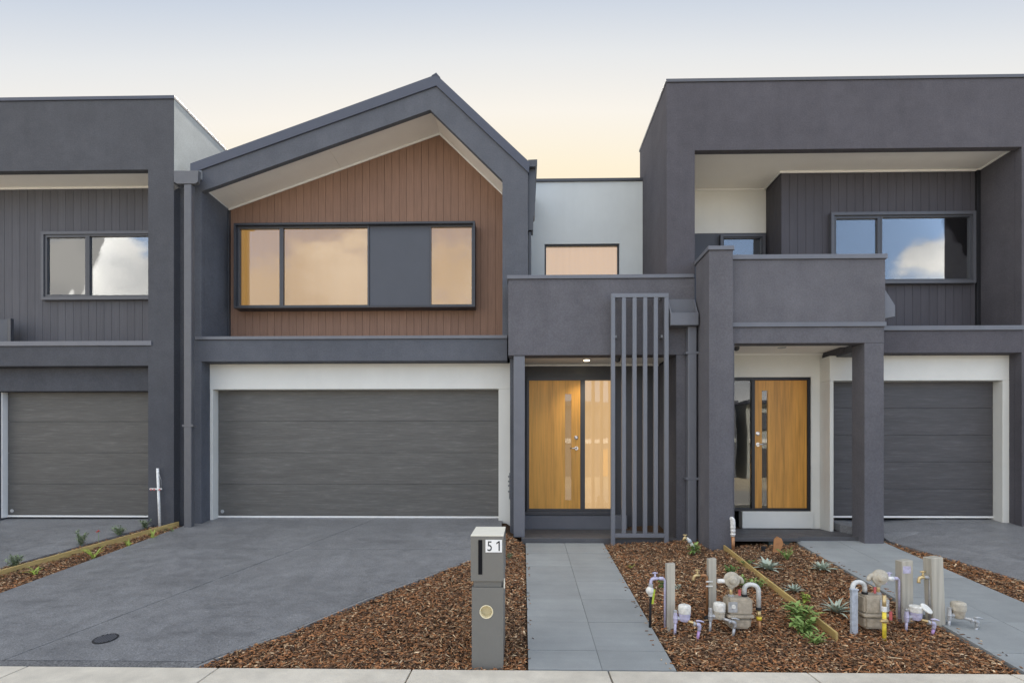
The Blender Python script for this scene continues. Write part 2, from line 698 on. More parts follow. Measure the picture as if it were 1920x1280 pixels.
def frame_rect(name, x0, x1, z0, z1, wd, y0, y1, mat, parent):
    """rectangular window frame with a hole, one mesh"""
    bm = bmesh.new()
    bm_box(bm, x0, x1, y0, y1, z1 - wd, z1)
    bm_box(bm, x0, x1, y0, y1, z0, z0 + wd)
    bm_box(bm, x0, x0 + wd, y0, y1, z0 + wd, z1 - wd)
    bm_box(bm, x1 - wd, x1, y0, y1, z0 + wd, z1 - wd)
    return put(name, fin(bm, name), mat, parent)


def boards(part, x0, x1, pitch, yf, top, bottom, mat, holes=(), gap=.007, th=.014, start=None):
    """vertical boards, each one a piece of the cladding part; top/bottom are functions of x"""
    x = x0 if start is None else start
    while x < x1 - .01:
        a, b = max(x, x0), min(x + pitch, x1)
        x += pitch
        a2, b2 = a + gap / 2, b - gap / 2
        if b2 - a2 < .01:
            continue
        segs = [(bottom, top)]
        mid = (a + b) / 2
        for hx0, hx1, hz0, hz1 in holes:
            if a < hx1 and b > hx0:
                segs = [(bottom, (lambda q, h=hz0: h)), ((lambda q, h=hz1: h), top)]
                cutl, cutr = max(a2, hx0), min(b2, hx1)
                # slivers beside the opening
                for sa, sb in ((a2, cutl), (cutr, b2)):
                    if sb - sa > .012:
                        bm = bmesh.new()
                        bm_prism(bm, [(sa, hz0), (sb, hz0), (sb, hz1), (sa, hz1)], yf, yf + th)
                        put('board', fin(bm, 'board'), mat, part)
        for lo, hi in segs:
            pts = [(a2, lo(a2)), (b2, lo(b2)), (b2, hi(b2)), (a2, hi(a2))]
            if min(pts[2][1] - pts[1][1], pts[3][1] - pts[0][1]) < .01:
                continue
            if a2 < APEX_X < b2:
                pts.insert(3, (APEX_X, hi(APEX_X)))
            bm = bmesh.new()
            bm_prism(bm, pts, yf, yf + th)
            put('board', fin(bm, 'board'), mat, part)


def garage_door(parent, x0, x1, y, z0, z1, n, mat, badge=True):
    d = box('garage_door', x0, x1, y + .03, y + .06, z0 + .03, z1, 'void', parent, 0)
    h = (z1 - z0 - .035) / n
    for i in range(n):
        a = z0 + .035 + i * h
        box('panel', x0 + .004, x1 - .004, y, y + .028, a + .0015, a + h - .0015, mat, d, .003)
    box('bottom_seal', x0, x1, y - .006, y + .028, z0, z0 + .030, 'trim_white', d, .003)
    if badge:
        lathe('maker_badge', (x0 + .075, y - .003, z0 + .105), [(.001, 0), (.030, 0), (.030, .003)], 'galv', d, 20, 'y')
    return d


def downpipe(parent, x0, x1, y0, y1, z0, z1, mat, clips=()):
    p = box('downpipe', x0, x1, y0, y1, z0, z1, mat, parent, .012)
    for zc in clips:
        box('pipe_clip', x0 - .03, x1 + .03, y0 - .004, y1 - .002, zc - .018, zc + .018, mat, p, .003)
    return p


APEX_X = 99.0
# ================================================================== GROUND
box('ground', -120, 120, -60, 160, -.50, -.16, 'verge', None, 0, kind='structure')
box('road', -120, 120, -9.5, -0.9, -.20, -.13, 'asphalt', None, 0, kind='structure')
box('kerb', -60, 60, -0.9, -0.6, -.20, -.01, 'footpath_concrete', None, .02, kind='structure')
box('nature_strip', -60, 60, -0.6, 2.55, -.20, -.025, 'verge', None, 0, kind='structure')

fp = box('footpath', -30, 30, 2.60, Y0 - .015, -.20, -.035, 'soil', None, 0, kind='structure')
xj = -0.90 - 1.59 * 8
for i in range(17):
    a = xj + 1.59 * i
    box('slab', a + .006, a + 1.59 - .006, 2.6, Y0 - .012, -.12, .0, 'footpath_concrete', fp, .007)

# houses across the road, met only in the glass
opp = []
def far_house(x0, wall, band, label):
    t = thing('townhouse', (x0 + 4, -24, -.1), label, 'house', 'houses across the road')
    box('wall', x0, x0 + 7.8, -32, -24, -.15, 5.6, wall, t, 0)
    box('roof', x0 - .1, x0 + 7.9, -32.1, -23.6, 5.601, 5.85, 'roof_metal', t, 0)
    box('garage_door', x0 + .8, x0 + 5.2, -23.99, -23.93, -.1, 2.1, 'garage_charcoal', t, 0)
    box('front_door', x0 + 6.1, x0 + 7.1, -23.99, -23.93, -.1, 2.1, 'door_timber', t, 0)
    box('band', x0 + .1, x0 + 7.7, -23.99, -23.90, 2.6, 2.95, band, t, 0)
    for a, b in ((.9, 3.2), (4.6, 6.9)):
        wv = box('window', x0 + a, x0 + b, -23.99, -23.94, 3.6, 4.9, 'black_metal', t, 0)
        box('pane', x0 + a + .08, x0 + b - .08, -23.935, -23.93, 3.68, 4.82, 'dark_panel', wv, 0)


for i, (wl, bd, lb_) in enumerate((('render_left', 'trim_white', 'dark grey house with white band across the road, facing the left garage'), ('cement_sheet', 'render_blue', 'pale cement house with dark band across the road'), ('render_right', 'trim_white', 'charcoal house with white band across the road, facing the porch'), ('render_blue', 'cement_sheet', 'blue-grey house with pale band across the road, facing the right garage'))):
    far_house(-17 + i * 8.6, wl, bd, lb_)
far_house(17.4, 'cement_sheet', 'trim_white', 'pale cement house with white band across the road')
far_house(26.0, 'render_left', 'render_white', 'dark grey house with cream band across the road, at the end of its row')

# soil sheet of the front gardens
bm = bmesh.new()
gx = [-16, -8, -6.8, -6.2, -5.6, -5, -3, -2, -1, -.6, -.28, -.15, 0, .03, .4, .8, 1.26, 1.6, 2, 2.5, 3, 3.5, 3.95, 4.5, 5.4, 5.7, 6, 8, 16]
gy = [Y0 - .01 + i * .35 for i in range(16)]
grid = [[bm.verts.new((x, y, gz(x, y) - .045)) for y in gy] for x in gx]
for i in range(len(gx) - 1):
    for j in range(len(gy) - 1):
        bm.faces.new((grid[i][j], grid[i + 1][j], grid[i + 1][j + 1], grid[i][j + 1]))
put('garden_bed', fin(bm), 'soil', None, kind='structure')


def slab_poly(name, plan, mat, sl, parent=None, th=.14, dz=0.0, **k):
    """plan polygon lying on the plane z = sl*(y-Y0)"""
    bm = bmesh.new()
    a = [bm.verts.new((x, y, sl * (y - Y0) + dz)) for x, y in plan]
    b = [bm.verts.new((x, y, sl * (y - Y0) + dz - th)) for x, y in plan]
    bm.faces.new(a)
    bm.faces.new(b[::-1])
    n = len(plan)
    for i in range(n):
        bm.faces.new((a[i], a[(i + 1) % n], b[(i + 1) % n], b[i]))
    return put(name, fin(bm, name), mat, parent, **k)


# driveway of the middle house: bays parted by narrow joints
DRV_R = [(-2.72, Y0), (-2.53, 4.587), (-2.21, 4.957), (-1.685, 5.75), (-.90, 6.75), (-.62, 7.15), (-.43, 7.62), (-.345, 8.1), (-.345, 9.2)]


def drv_left(y):
    return -5.95 + (y - 4.5) * .101


def joint_x(y):
    return -4.36 + (y - 4.45) * .40


dr = slab_poly('driveway', [(drv_left(Y0) + .02, Y0)] + [(x - .02, y) for x, y in DRV_R] + [(-5.36, 9.2), (-5.36, 8.9), (drv_left(8.8), 8.8)], 'soil', .134, th=.10, dz=-.012, kind='structure')
YJ = 7.42
g = .006
YB = Y0 + .09
slab_poly('bay', [(drv_left(YB), YB), (joint_x(YB) - g, YB), (joint_x(YJ) - g, YJ - g), (drv_left(YJ), YJ - g)], 'driveway_concrete', .134, dr)
slab_poly('bay', [(joint_x(YB) + g, YB), (-2.67, YB)] + DRV_R[1:6] + [(-.50, YJ - g), (joint_x(YJ) + g, YJ - g)], 'driveway_concrete', .134, dr)
slab_poly('bay', [(drv_left(YJ), YJ + g), (joint_x(YJ) - g, YJ + g), (joint_x(9.2) - g, 9.2), (-5.36, 9.2), (-5.36, 8.85), (drv_left(8.8), 8.8)], 'driveway_concrete', .134, dr)
slab_poly('bay', [(joint_x(YJ) + g, YJ + g), (-.50, YJ + g)] + DRV_R[6:] + [(joint_x(9.2) + g, 9.2)], 'driveway_concrete', .134, dr)
slab_poly('edge_strip', [(drv_left(Y0), Y0), (-2.72, Y0), (-2.68, YB - g), (drv_left(YB), YB - g)], 'edge_concrete', .134, dr, dz=-.004)
# pale mortar lip along the slanted edge
for (xa, ya), (xb, yb) in zip(DRV_R[:-2], DRV_R[1:-1]):
    slab_poly('edge_lip', [(xa, ya), (xa + .03, ya - .012), (xb + .03, yb - .012), (xb, yb)], 'aggregate_edge', .134, dr, th=.08, dz=-.004)

# neighbour driveways
slab_poly('driveway', [(-16, Y0), (-7.26, Y0), (-6.58, 6.71), (-6.05, 8.45), (-6.05, 9.1), (-16, 9.1)], 'driveway_concrete', .142, dz=-.02, kind='structure')
bm = bmesh.new()
rows = []
for yv, xlft in ((Y0, 6.35), (5.3, 6.11), (6.24, 5.87), (7.1, 5.65), (7.98, 5.42), (8.2, 5.36), (8.5, 5.0), (8.85, 4.97)):
    rows.append([bm.verts.new((xv, yv, ((gz(xlft, yv) - .004 if yv < 8.1 else .152 * (yv - Y0) - .03 + .03 * (yv > 8.4)) if k == 0 else (gz(xlft, yv) + (.152 * (yv - Y0) - gz(xlft, yv)) * (.6 if k == 1 else 1))) + (.02 if k else 0))) for k, xv in enumerate((xlft, xlft + .7, xlft + 1.5, 16))])
lowr = [bm.verts.new((r[0].co.x, r[0].co.y, r[0].co.z - .12)) for r in rows]
for i in range(len(rows) - 1):
    for j in range(3):
        bm.faces.new((rows[i][j], rows[i][j + 1], rows[i + 1][j + 1], rows[i + 1][j]))
    bm.faces.new((lowr[i], rows[i][0], rows[i + 1][0], lowr[i + 1]))
put('driveway', fin(bm), 'driveway_concrete', None, kind='structure', smooth=False)

# paver paths
PX0, PX1 = .045, 1.245


def paver_path(x0, x1, cols, y_end, sl, rows_y, xs=None):
    p = slab_poly('path', [(x0 + .01, Y0), (x1 - .01, Y0), (x1 - .01, y_end), (x0 + .01, y_end)], 'aggregate_edge', sl, th=.06, dz=-.010, kind='structure')
    wd = (x1 - x0) / cols
    for r in range(len(rows_y) - 1):
        for c in range(cols):
            a, b = rows_y[r] + .002, rows_y[r + 1] - .002
            xa, xb = x0 + c * wd + .002, x0 + (c + 1) * wd - .002
            dz = random.uniform(-.002, .002)
            slab_poly('paver', [(xa, a), (xb, a), (xb, b), (xa, b)], 'bluestone', sl, p, th=.045, dz=dz)
    return p


ry = [Y0 + .004, 4.672, 5.28, 5.888, 6.48, 7.08, 7.68, 8.255]
paver_path(PX0, PX1, 2, 8.26, .094, ry)
ry2 = [Y0 + .004] + [4.66 + .6 * i for i in range(6)] + [8.0]
paver_path(4.02, 5.30, 2, 8.0, .125, ry2)

# drain grate in the driveway
gxp, gyp = G(198, 1197)
gz0 = gz(gxp, gyp)
dg = thing('drain_grate', (gxp, gyp, gz0), 'round black slotted drain grate set in the grey driveway', 'drain')
tilt = Matrix.Translation((gxp, gyp, gz0)) @ Matrix.Rotation(math.atan(.134), 4, 'X') @ Matrix.Translation((-gxp, -gyp, -gz0))
o = lathe('rim', (gxp, gyp, gz0), [(.085, .001), (.085, .007), (.100, .005), (.100, .001)], 'rubber', dg, 32)
o2 = lathe('pan', (gxp, gyp, gz0), [(.001, .001), (.084, .001), (.084, .002)], 'void', dg, 32)
objs = [o, o2]
for i in range(-3, 4):
    hw = math.sqrt(max(0, .084 ** 2 - (i * .024) ** 2))
    objs.append(box('bar', gxp + i * .024 - .006, gxp + i * .024 + .006, gyp - hw, gyp + hw, gz0 + .002, gz0 + .008, 'pipe_dark', dg, 0))
for q in objs:
    q.data.transform(Matrix.Rotation(math.atan(.134), 4, 'X'))

# ================================================================== MIDDLE HOUSE
YP, YW, YD, YR = 8.74, 8.98, 9.14, 9.57      # pier front, white panel, garage door, recessed gable wall
hA = thing('townhouse', (-2.6, YP, .5), 'townhouse with brown boarded gable, wide garage door and porch with slatted screen', 'house')
RB, RL, RR = 'render_blue', 'render_left', 'render_right'
xl, xli = X(361, YP), X(377.5, YP)
xr, xri = X(990, YP), X(942, YP)
zcap, zbm, zpan = Z(628.5, YP), Z(634.5, YP), Z(675.5, YP)
# lower storey
box('pier', xl, xli, YP, 9.6, .35, zpan, RB, hA)
box('beam', xl, X(951, YP), YP, YR + .1, zpan, zbm, RB, hA)
box('beam_capping', X(367, YP), X(951.5, YP), YP - .025, YR - .02, zbm + .001, zcap, 'cap_metal', hA, .004)
xw0, xw1 = X(393, YW), X(957, YW)
xo0, xo1 = X(399, YW), X(934.8, YW)
zo = Z(728.5, YW)
wp = box('garage_surround', xw0 - .001, xw1, YW, YW + .35, zo, zpan - .002, 'render_white', hA, .006)
box('jamb', xli + .001, xo0, YW, YW + .35, .50, zo - .001, 'render_white', wp, .006)
box('jamb', xo1, xw1, YW, YW + .35, .50, zo - .001, 'render_white', wp, .006)
garage_door(hA, xo0, xo1, YD, .645, zo + .01, 4, 'garage_grey')
# gable frame
ze_l, zap, ze_r = Z(317, YP, 366), Z(152, YP, 819), Z(314, YP, 988)
apx = X(818.5, YP)
iap = (X(806.5, YP), Z(206, YP, 806))
il = (xli, Z(359, YP, 380))
ir = (xri, Z(338, YP, 942))
prism('gable_frame', [(xl, zcap), (xl, ze_l), (apx, zap), (xr, ze_r), (xr, zcap), (xri, zcap), ir, iap, il, (xli, zcap)], YP, YP + .09, RB, hA, .006)
box('leg_return', xl, xli, YP + .091, YR + .3, zcap, il[1] + .08, RB, hA, .004)
box('leg_return', xri, xr, YP + .091, YR + .5, zcap, ir[1] + .3, RB, hA, .004)
# soffit: two sloping white boards with a joint
sa, sl_, sr_ = (X(824, YR), Z(250, YR, 824)), (xli + .001, 0), (xri - .001, 0)
ml = (sa[1] - Z(391, YR, 432)) / (sa[0] - X(432, YR))
mr = (Z(362, YR, 942) - sa[1]) / (X(942, YR) - sa[0])


def sof(x):
    return sa[1] + (x - sa[0]) * (ml if x < sa[0] else mr)


xs_ = [xli + .002]
for cut in (X(463, YR), X(640, YR)):
    xs_ += [cut - .002, cut + .002]
xs_ += [sa[0]]
for i in range(0, len(xs_), 2):
    a, b = xs_[i], xs_[i + 1]
    prism('soffit_board', [(a, sof(a)), (b, sof(b)), (b, sof(b) + .02), (a, sof(a) + .02)], YP + .10, YR + .05, 'soffit', hA)
prism('soffit_board', [(sa[0] + .002, sof(sa[0] + .002)), (xri - .002, sof(xri - .002)), (xri - .002, sof(xri - .002) + .02), (sa[0] + .002, sof(sa[0] + .002) + .02)], YP + .10, YR + .05, 'soffit', hA)
bm = bmesh.new()
bm_prism(bm, [(xli + .004, sof(xli) - .030), (sa[0], sa[1] - .034), (sa[0], sa[1] - .004), (xli + .004, sof(xli) - .003)], YR - .022, YR - .002)
bm_prism(bm, [(sa[0] + .001, sa[1] - .034), (xri - .004, sof(xri) - .034), (xri - .004, sof(xri) - .004), (sa[0] + .001, sa[1] - .004)], YR - .022, YR - .002)
put('soffit_bead', fin(bm), 'trim_white', hA)
# roof
t_ = .075
prism('roof', [(xl - .02, ze_l - .085), (apx, zap - .095), (xr + .012, ze_r - .10), (xr + .03, ze_r + t_ - .01), (apx, zap + t_ + .01), (xl - .02, ze_l + t_)], YP - .03, 18.0, 'roof_metal', hA, 0)
ro = [o for o in bpy.data.objects if o.name.startswith('roof')][-1]
prism('ridge_cap', [(apx - .075, zap + t_ - .022), (apx, zap + t_ + .008), (apx + .06, zap + t_ - .052), (apx + .066, zap + t_ - .040), (apx, zap + t_ + .038), (apx - .075, zap + t_ - .008)], YP - .035, 18.0, 'roof_metal', ro)
# cladding
cx0, cx1 = X(432, YR) + .005, xri - .001
bx0, bx1, bz0, bz1 = X(438, 9.33), X(890.5, 9.33), Z(574.5, 9.33), Z(413.5, 9.33)
APEX_X = sa[0]
cl_ = prism('gable_cladding', [(xli - .02, zcap - .05), (xri + .02, zcap - .05), (xri + .02, sof(xri) + .02), (sa[0], sa[1] + .02), (xli - .02, sof(xli) + .02)], YR + .014, YR + .2, 'groove_brown', hA)
boards(cl_, cx0, cx1, .1335, YR, lambda x: sof(x) - .001, lambda x: zcap - .04, 'clad_brown', holes=[(bx0 + .01, bx1 - .03, bz0 + .03, bz1 - .03)], gap=.0045)
APEX_X = 99.0
box('corner_trim', xli + .003, cx0 - .002, YR - .05, YR + .012, zcap, sof(xli) - .04, 'dark_metal', hA, .003)
# boxed window in the gable
YB_ = 9.33
wn_ = frame_rect('gable_window', bx0, bx1, bz0, bz1, .034, YB_, YR + .02, 'frame_dark', hA)
gy_ = YB_ + .10


def pane(parent, x0, x1, z0, z1, y, blind, glass, fw=.035, fmat='dark_metal'):
    frame_rect('sash', x0, x1, z0, z1, fw, y - .03, y + .03, fmat, parent)
    box('pane', x0 + fw - .004, x1 - fw + .004, y, y + .006, z0 + fw - .004, z1 - fw + .004, glass, parent, 0)
    if blind:
        box('blind' if blind == 'lit_blind' else 'dark_room', x0 + .01, x1 - .01, y + .05, y + .06, z0 + .01, z1 - .01, blind, parent, 0)


wz0, wz1 = bz0 + .035, bz1 - .035
e = [X(445, gy_), X(529, gy_), X(693, gy_), X(805.5, gy_), X(888.5, gy_)]
pane(wn_, bx0 + .035, e[1], wz0, wz1, gy_, 'lit_blind', 'glass_clear')
pane(wn_, e[1] + .001, e[2], wz0, wz1, gy_, 'lit_blind', 'glass_clear', .03)
box('infill_panel', e[2] + .001, e[3], gy_ - .012, gy_ + .05, wz0, wz1, 'dark_panel', wn_, .003)
pane(wn_, e[3] + .001, bx1 - .035, wz0, wz1, gy_, 'lit_blind', 'glass_clear', .03)
# house bulk behind the front
box('main_body', xl, xr - .02, YR + .21, 18, .3, 5.5, RB, hA, 0)
prism('roof_body', [(xl + .01, 5.501), (xr - .03, 5.501), (xr - .03, ze_r - .03), (apx, zap - .03), (xl + .01, ze_l - .03)], YR + .21, 17.9, RB, hA)

# porch
YX = 8.35
xb0, xb1 = X(953, YX), X(1303, YX)
zb0, zb1 = Z(666, YX), Z(523.5, YX)
box('porch_parapet', xb0, xb1 - .002, YX, YX + .25, zb0, zb1, 'render_porch_lit', hA, .008)
box('porch_roof', xb0 + .01, xb1 - .01, YX + .251, 10.0, zb0 + .16, zb1 - .1, 'render_porch_lit', hA, 0)
box('parapet_capping', xb0 - .02, xb1 - .02, YX - .025, YX + .28, zb1 + .001, Z(516.5, YX), 'cap_metal', hA, .004)
sf = box('porch_soffit', X(984, YX) - .02, X(1268, YX), YX + .255, 9.40, zb0 + .03, zb0 + .155, 'soffit', hA, 0)
xq0, xq1 = X(963, 8.37), X(984, 8.37)
box('post', xq0, xq1, 8.37, 8.54, .44, zb0 - .001, 'cap_metal', hA, .005)
box('side_wall', xw1 + .002, .0, 8.60, 9.5, .35, zb0 + .02, RB, hA, .004)
box('porch_pier', X(1268, YX), xb1 - .003, YX + .002, 9.41, .33, zb0 - .001, 'render_porch_lit', hA, .006)
box('back_wall', -.05, X(1268, YX) + .05, 9.405, 9.7, .3, zb0 + .10, 'dark_metal', hA, 0)
box('soffit_bead', X(984, YX), X(1268, YX) - .004, 9.385, 9.404, zb0 - .0, zb0 + .029, 'trim_white', hA, 0)
box('porch_floor', -.02, X(1268, YX) - .003, 8.275, 9.40, .30, .44, 'porch_tile', hA, .006)
dz0, dz1 = .755, Z(714, 9.38)
box('door_step', .002, X(1175, 9.3), 9.25, 9.404, .441, dz0 - .075, 'cap_metal', hA, .005)
box('door_sill', .03, X(1150, 9.3), 9.235, 9.404, dz0 - .070, dz0 - .010, 'dark_metal', hA, .005)
fx = [X(987.5, 9.36), X(991.8, 9.36), X(1088, 9.36), X(1096.5, 9.36), X(1145.5, 9.36), X(1151, 9.36)]
df = thing_frame = frame_rect('door_frame', fx[0], fx[5], dz0 - .009, dz1 + .045, .042, 9.32, 9.404, 'dark_metal', hA)
box('mullion', fx[2], fx[3], 9.325, 9.404, dz0 + .034, dz1 + .002, 'dark_metal', df, .003)


def slotted_door(parent, x0, x1, z0, z1, y, sx0, sx1, sz0, sz1, mat, blind, glass, handle_x, lever, hz_, lz):
    bm = bmesh.new()
    bm_box(bm, x0, sx0, y, y + .04, z0, z1)
    bm_box(bm, sx1, x1, y, y + .04, z0, z1)
    bm_box(bm, sx0 + .0002, sx1 - .0002, y, y + .04, sz1, z1)
    if sz0 > z0 + .01:
        bm_box(bm, sx0 + .0002, sx1 - .0002, y, y + .04, z0, sz0)
    d = put('front_door', fin(bm), mat, parent)
    box('vision_panel', sx0, sx1, y + .012, y + .018, sz0, sz1, glass, d, 0)
    box('panel_backing', sx0 - .01, sx1 + .01, y + .042, y + .05, sz0 - .01, sz1 + .01, blind, d, 0)
    lathe('deadlock', (handle_x, y, lz), [(.001, -.022), (.020, -.022), (.022, -.016), (.034, -.010), (.036, 0)], 'chrome', d, 24, 'y')
    hp = lathe('handle', (handle_x, y, hz_), [(.012, -.05), (.012, -.012), (.034, -.012), (.037, 0)], 'chrome', d, 24, 'y')
    tube('lever', [(handle_x, y - .048, hz_), (handle_x + lever * .03, y - .056, hz_), (handle_x + lever * .12, y - .056, hz_ - .004)], [.011, .010, .008], 'chrome', d, 10)
    return d


slotted_door(hA, fx[1] + .002, fx[2] - .002, dz0 + .034, dz1 + .002, 9.34, X(1059.5, 9.34), X(1071.5, 9.34), Z(937, 9.34), Z(738.5, 9.34), 'door_timber', 'lit_slot', 'glass_soft', X(1080.5, 9.34), -1, Z(840, 9.34), Z(820, 9.34))
box('sidelight', fx[3] + .001, fx[4] - .003, 9.36, 9.366, dz0 + .034, dz1 + .002, 'glass_soft', hA, 0)
box('sidelight_blind', fx[3] + .001, fx[4] - .003, 9.385, 9.392, dz0 + .034, dz1 + .002, 'lit_blind_strong', hA, 0)
# soffit fittings
lx, ly = X(1100, 8.95), 8.95
dl = lathe('downlight', (lx, ly, zb0 + .03), [(.001, -.008), (.062, -.008), (.066, 0)], 'trim_white', hA, 24)
lathe('lamp_lens', (lx, ly, zb0 + .022), [(.001, -.005), (.044, -.005), (.048, 0)], 'lit_lamp', dl, 24)
pl = bpy.data.lights.new('downlight_glow', 'SPOT')
pl.energy = 15
pl.color = (1, .85, .6)
pl.spot_size = math.radians(110)
pl.spot_blend = .8
pl.shadow_soft_size = .04
plo = bpy.data.objects.new('downlight_glow', pl)
COL.objects.link(plo)
plo.parent = hA
plo.location = Vector((lx, ly, zb0 - .0)) - BASE[hA.name]
lathe('camera_dome', (X(1158, 8.75), 8.75, zb0 + .03), [(.012, -.075), (.034, -.066), (.046, -.045), (.048, -.028), (.050, 0)], 'dark_metal', hA, 20)
# batten screen
YS = 8.18
sc_x = [(1146, 1153.5), (1166.3, 1173.8), (1186.3, 1193.8), (1206.2, 1213.8), (1226.2, 1233.8), (1246, 1254)]
zs0, zs1 = Z(1003, YS), Z(551, YS)
scr = box('batten_screen', X(1146, YS), X(1254, YS), YS, YS + .06, zs1 - .062, zs1, 'screen_metal', hA, .004)
box('bottom_rail', X(1153.6, YS), X(1245.9, YS), YS + .003, YS + .057, zs0 - .03, zs0 + .03, 'screen_metal', scr, .004)
for i, (a, b) in enumerate(sc_x):
    end = i in (0, 5)
    box('batten', X(a, YS), X(b, YS), YS if end else YS + .002, YS + (.06 if end else .058), (.33 if end else zs0 + .031), zs1 - .063, 'screen_metal', scr, .004)
for zb_ in (3.55, 4.15):
    for px_ in (1156, 1243):
        box('bracket', X(px_, YS) - .015, X(px_, YS) + .015, YS + .062, YX - .001, zb_ - .02, zb_ + .02, 'pipe_grey', scr, 0)
# rainwater head and pipe in the corner beside the fin wall
hx0, hx1 = X(1257, 8.15), xb1 - .015
hz0, hz1, hz2 = Z(611, 8.14), Z(588, 8.14), Z(562, 8.3)
rh = box('rainwater_head', hx0, hx1, 8.13, 8.150, hz0, hz1, 'cap_metal', hA, .006)
bm = bmesh.new()
bm_box(bm, hx0, hx1, 8.151, YX - .003, hz0, hz0 + .02)
bm_box(bm, hx0 + .01, hx1 - .01, YX - .030, YX - .004, hz0 + .021, hz2)
for xx in (hx0, hx1 - .018):
    a = [bm.verts.new((xx, y, z)) for y, z in ((8.151, hz0 + .021), (8.151, hz1), (YX - .031, hz2), (YX - .031, hz0 + .021))]
    b = [bm.verts.new((xx + .018, y, z)) for y, z in ((8.151, hz0 + .021), (8.151, hz1), (YX - .031, hz2), (YX - .031, hz0 + .021))]
    bm.faces.new(a)
    bm.faces.new(b[::-1])
    for i in range(4):
        bm.faces.new((a[i], a[(i + 1) % 4], b[(i + 1) % 4], b[i]))
put('tray', fin(bm), 'cap_metal', rh)
downpipe(hA, X(1290, 8.22), X(1306, 8.22), 8.21, YX - .006, .34, hz0 - .001, 'cap_metal', (Z(662, 8.2), Z(897, 8.2)))

# link wall set back between the two fronts
YL = 10.02
xk0, xk1 = xr + .005, X(1205, YL) + .05
zk = Z(341, YL, 1100)
k0, k1, kz = X(1021, YL), X(1161.5, YL), Z(457, YL, 1090)
lw = box('link_wall', k1, xk1, YL, 10.4, 4.2, zk, 'render_cool', hA, 0)
box('wall_left_of_window', xk0, k0, YL, 10.4, 4.2, zk, 'render_cool', lw, 0)
box('wall_over_window', k0 + .0005, k1 - .0005, YL, 10.4, kz, zk, 'render_cool', lw, 0)
box('link_body', xk0 - .1, xk1, 10.41, 18, .3, zk - .2, 'render_cool', hA, 0)
box('link_capping', xk0 - .02, xk1 - .02, YL - .03, 10.45, zk + .001, zk + .055, 'dark_metal', hA, .004)
lwn = frame_rect('link_window', k0 + .001, k1 - .001, 4.3, kz - .001, .03, YL + .03, YL + .10, 'black_metal', hA)
box('pane', k0 + .03, k1 - .03, YL + .06, YL + .066, 4.33, kz - .032, 'glass_clear', lwn, 0)
box('blind', k0 + .005, k1 - .005, YL + .12, YL + .13, 4.31, kz - .005, 'lit_blind_strong', lwn, 0)
# gutter end and rainwater head on the right flank of the gable
gzt = Z(309, 8.85)
prism('eave_gutter', [(xr + .002, gzt - .10), (xr + .002, gzt + .01), (xr + .15, gzt + .015), (xr + .15, gzt - .06), (xr + .12, gzt - .10)], 8.72, 12.0, 'dark_metal', hA)
gh = prism('gutter_head', [(xr + .003, gzt - .101), (xr + .125, gzt - .101), (xr + .115, Z(408, 8.9)), (xr + .09, Z(412, 8.9)), (xr + .085, Z(436, 8.9)), (xr + .003, Z(436, 8.9))], 8.80, 9.02, 'dark_metal', hA)
downpipe(hA, xr + .004, xr + .055, 8.84, 8.92, zb1 - .05, Z(436, 8.9) - .001, 'dark_metal')
# cable saddles on the white jamb
cs = tube('cable_loop', [(X(955, 8.9), YW - .012, Z(y, 8.97)) for y in (886, 893, 900, 909, 917, 925, 935)], .006, 'pipe_grey', hA, 8)
for yy in (893, 902, 910, 921):
    box('saddle', X(952.5, 8.97), X(956.8, 8.97), YW - .018, YW - .001, Z(yy + 1.5, 8.97), Z(yy - 1.5, 8.97), 'pipe_grey', cs, 0)

# ================================================================== LEFT HOUSE
YF = 8.60
hB = thing('townhouse', (-8.5, YF, .5), 'flat-roofed charcoal townhouse with grey boarded balcony and single framed window', 'house')
bl, bpi, bpr = -12.5, X(277.5, YF), X(326, YF)
zt = Z(188, YF, 200)
zfb = Z(319, YF, 200)
prism('front_frame', [(bl, zfb), (bpi, zfb), (bpi, .35), (bpr, .35), (bpr, zt), (bl, zt)], YF, YF + .12, RL, hB, .006)
box('pier_return', bpi, bpr, YF + .121, 9.6, .35, zfb + .05, RL, hB, 0)
box('roof_edge', bl, bpr + .015, YF - .02, YF + .32, zt + .001, zt + .055, 'roof_metal', hB, .004)
box('side_parapet', bpr - .28, bpr - .001, YF + .121, 10.6, zfb + .051, zt, RL, hB, 0)
box('side_sheet', bpr + .0005, bpr + .008, YF + .004, 10.6, zfb - .1, zt - .002, 'cement_sheet', hB, 0)
box('side_capping', bpr - .30, bpr + .015, YF + .33, 10.62, zt + .001, zt + .05, 'roof_metal', hB, .003)
box('upper_body', bl, bpr - .285, 9.5, 18, .3, zt - .3, RL, hB, 0)
box('rear_side', bpr - .2, bpr - .02, 9.62, 18, .3, zt - .5, RL, hB, 0)
YBW = 9.28
zsf = Z(351, YBW, 200)
box('soffit', bl, bpi - .002, YF + .121, YBW + .05, zsf, zsf + .05, 'soffit', hB, 0)
box('soffit_bead', bl, bpi - .002, YBW - .02, YBW - .001, zsf - .03, zsf - .001, 'trim_white', hB, 0)
zc0, zc1 = Z(645, YF), Z(636, YF)
box('beam', bl, bpi - .001, YF + .004, YBW + .1, Z(683, YF), zc0, RL, hB)
box('beam_capping', bl, X(285, YF), YF - .02, YBW - .03, zc0 + .001, zc1, 'cap_metal', hB, .004)
cb = box('wall_cladding', bl, bpi + .02, YBW + .014, YBW + .2, zc1 - .1, zsf + .02, 'groove_grey', hB, 0)
wx0, wx1, wz0b, wz1b = X(78, 9.22), X(330, 9.22), Z(562, 9.22, 180), Z(434, 9.22, 180)
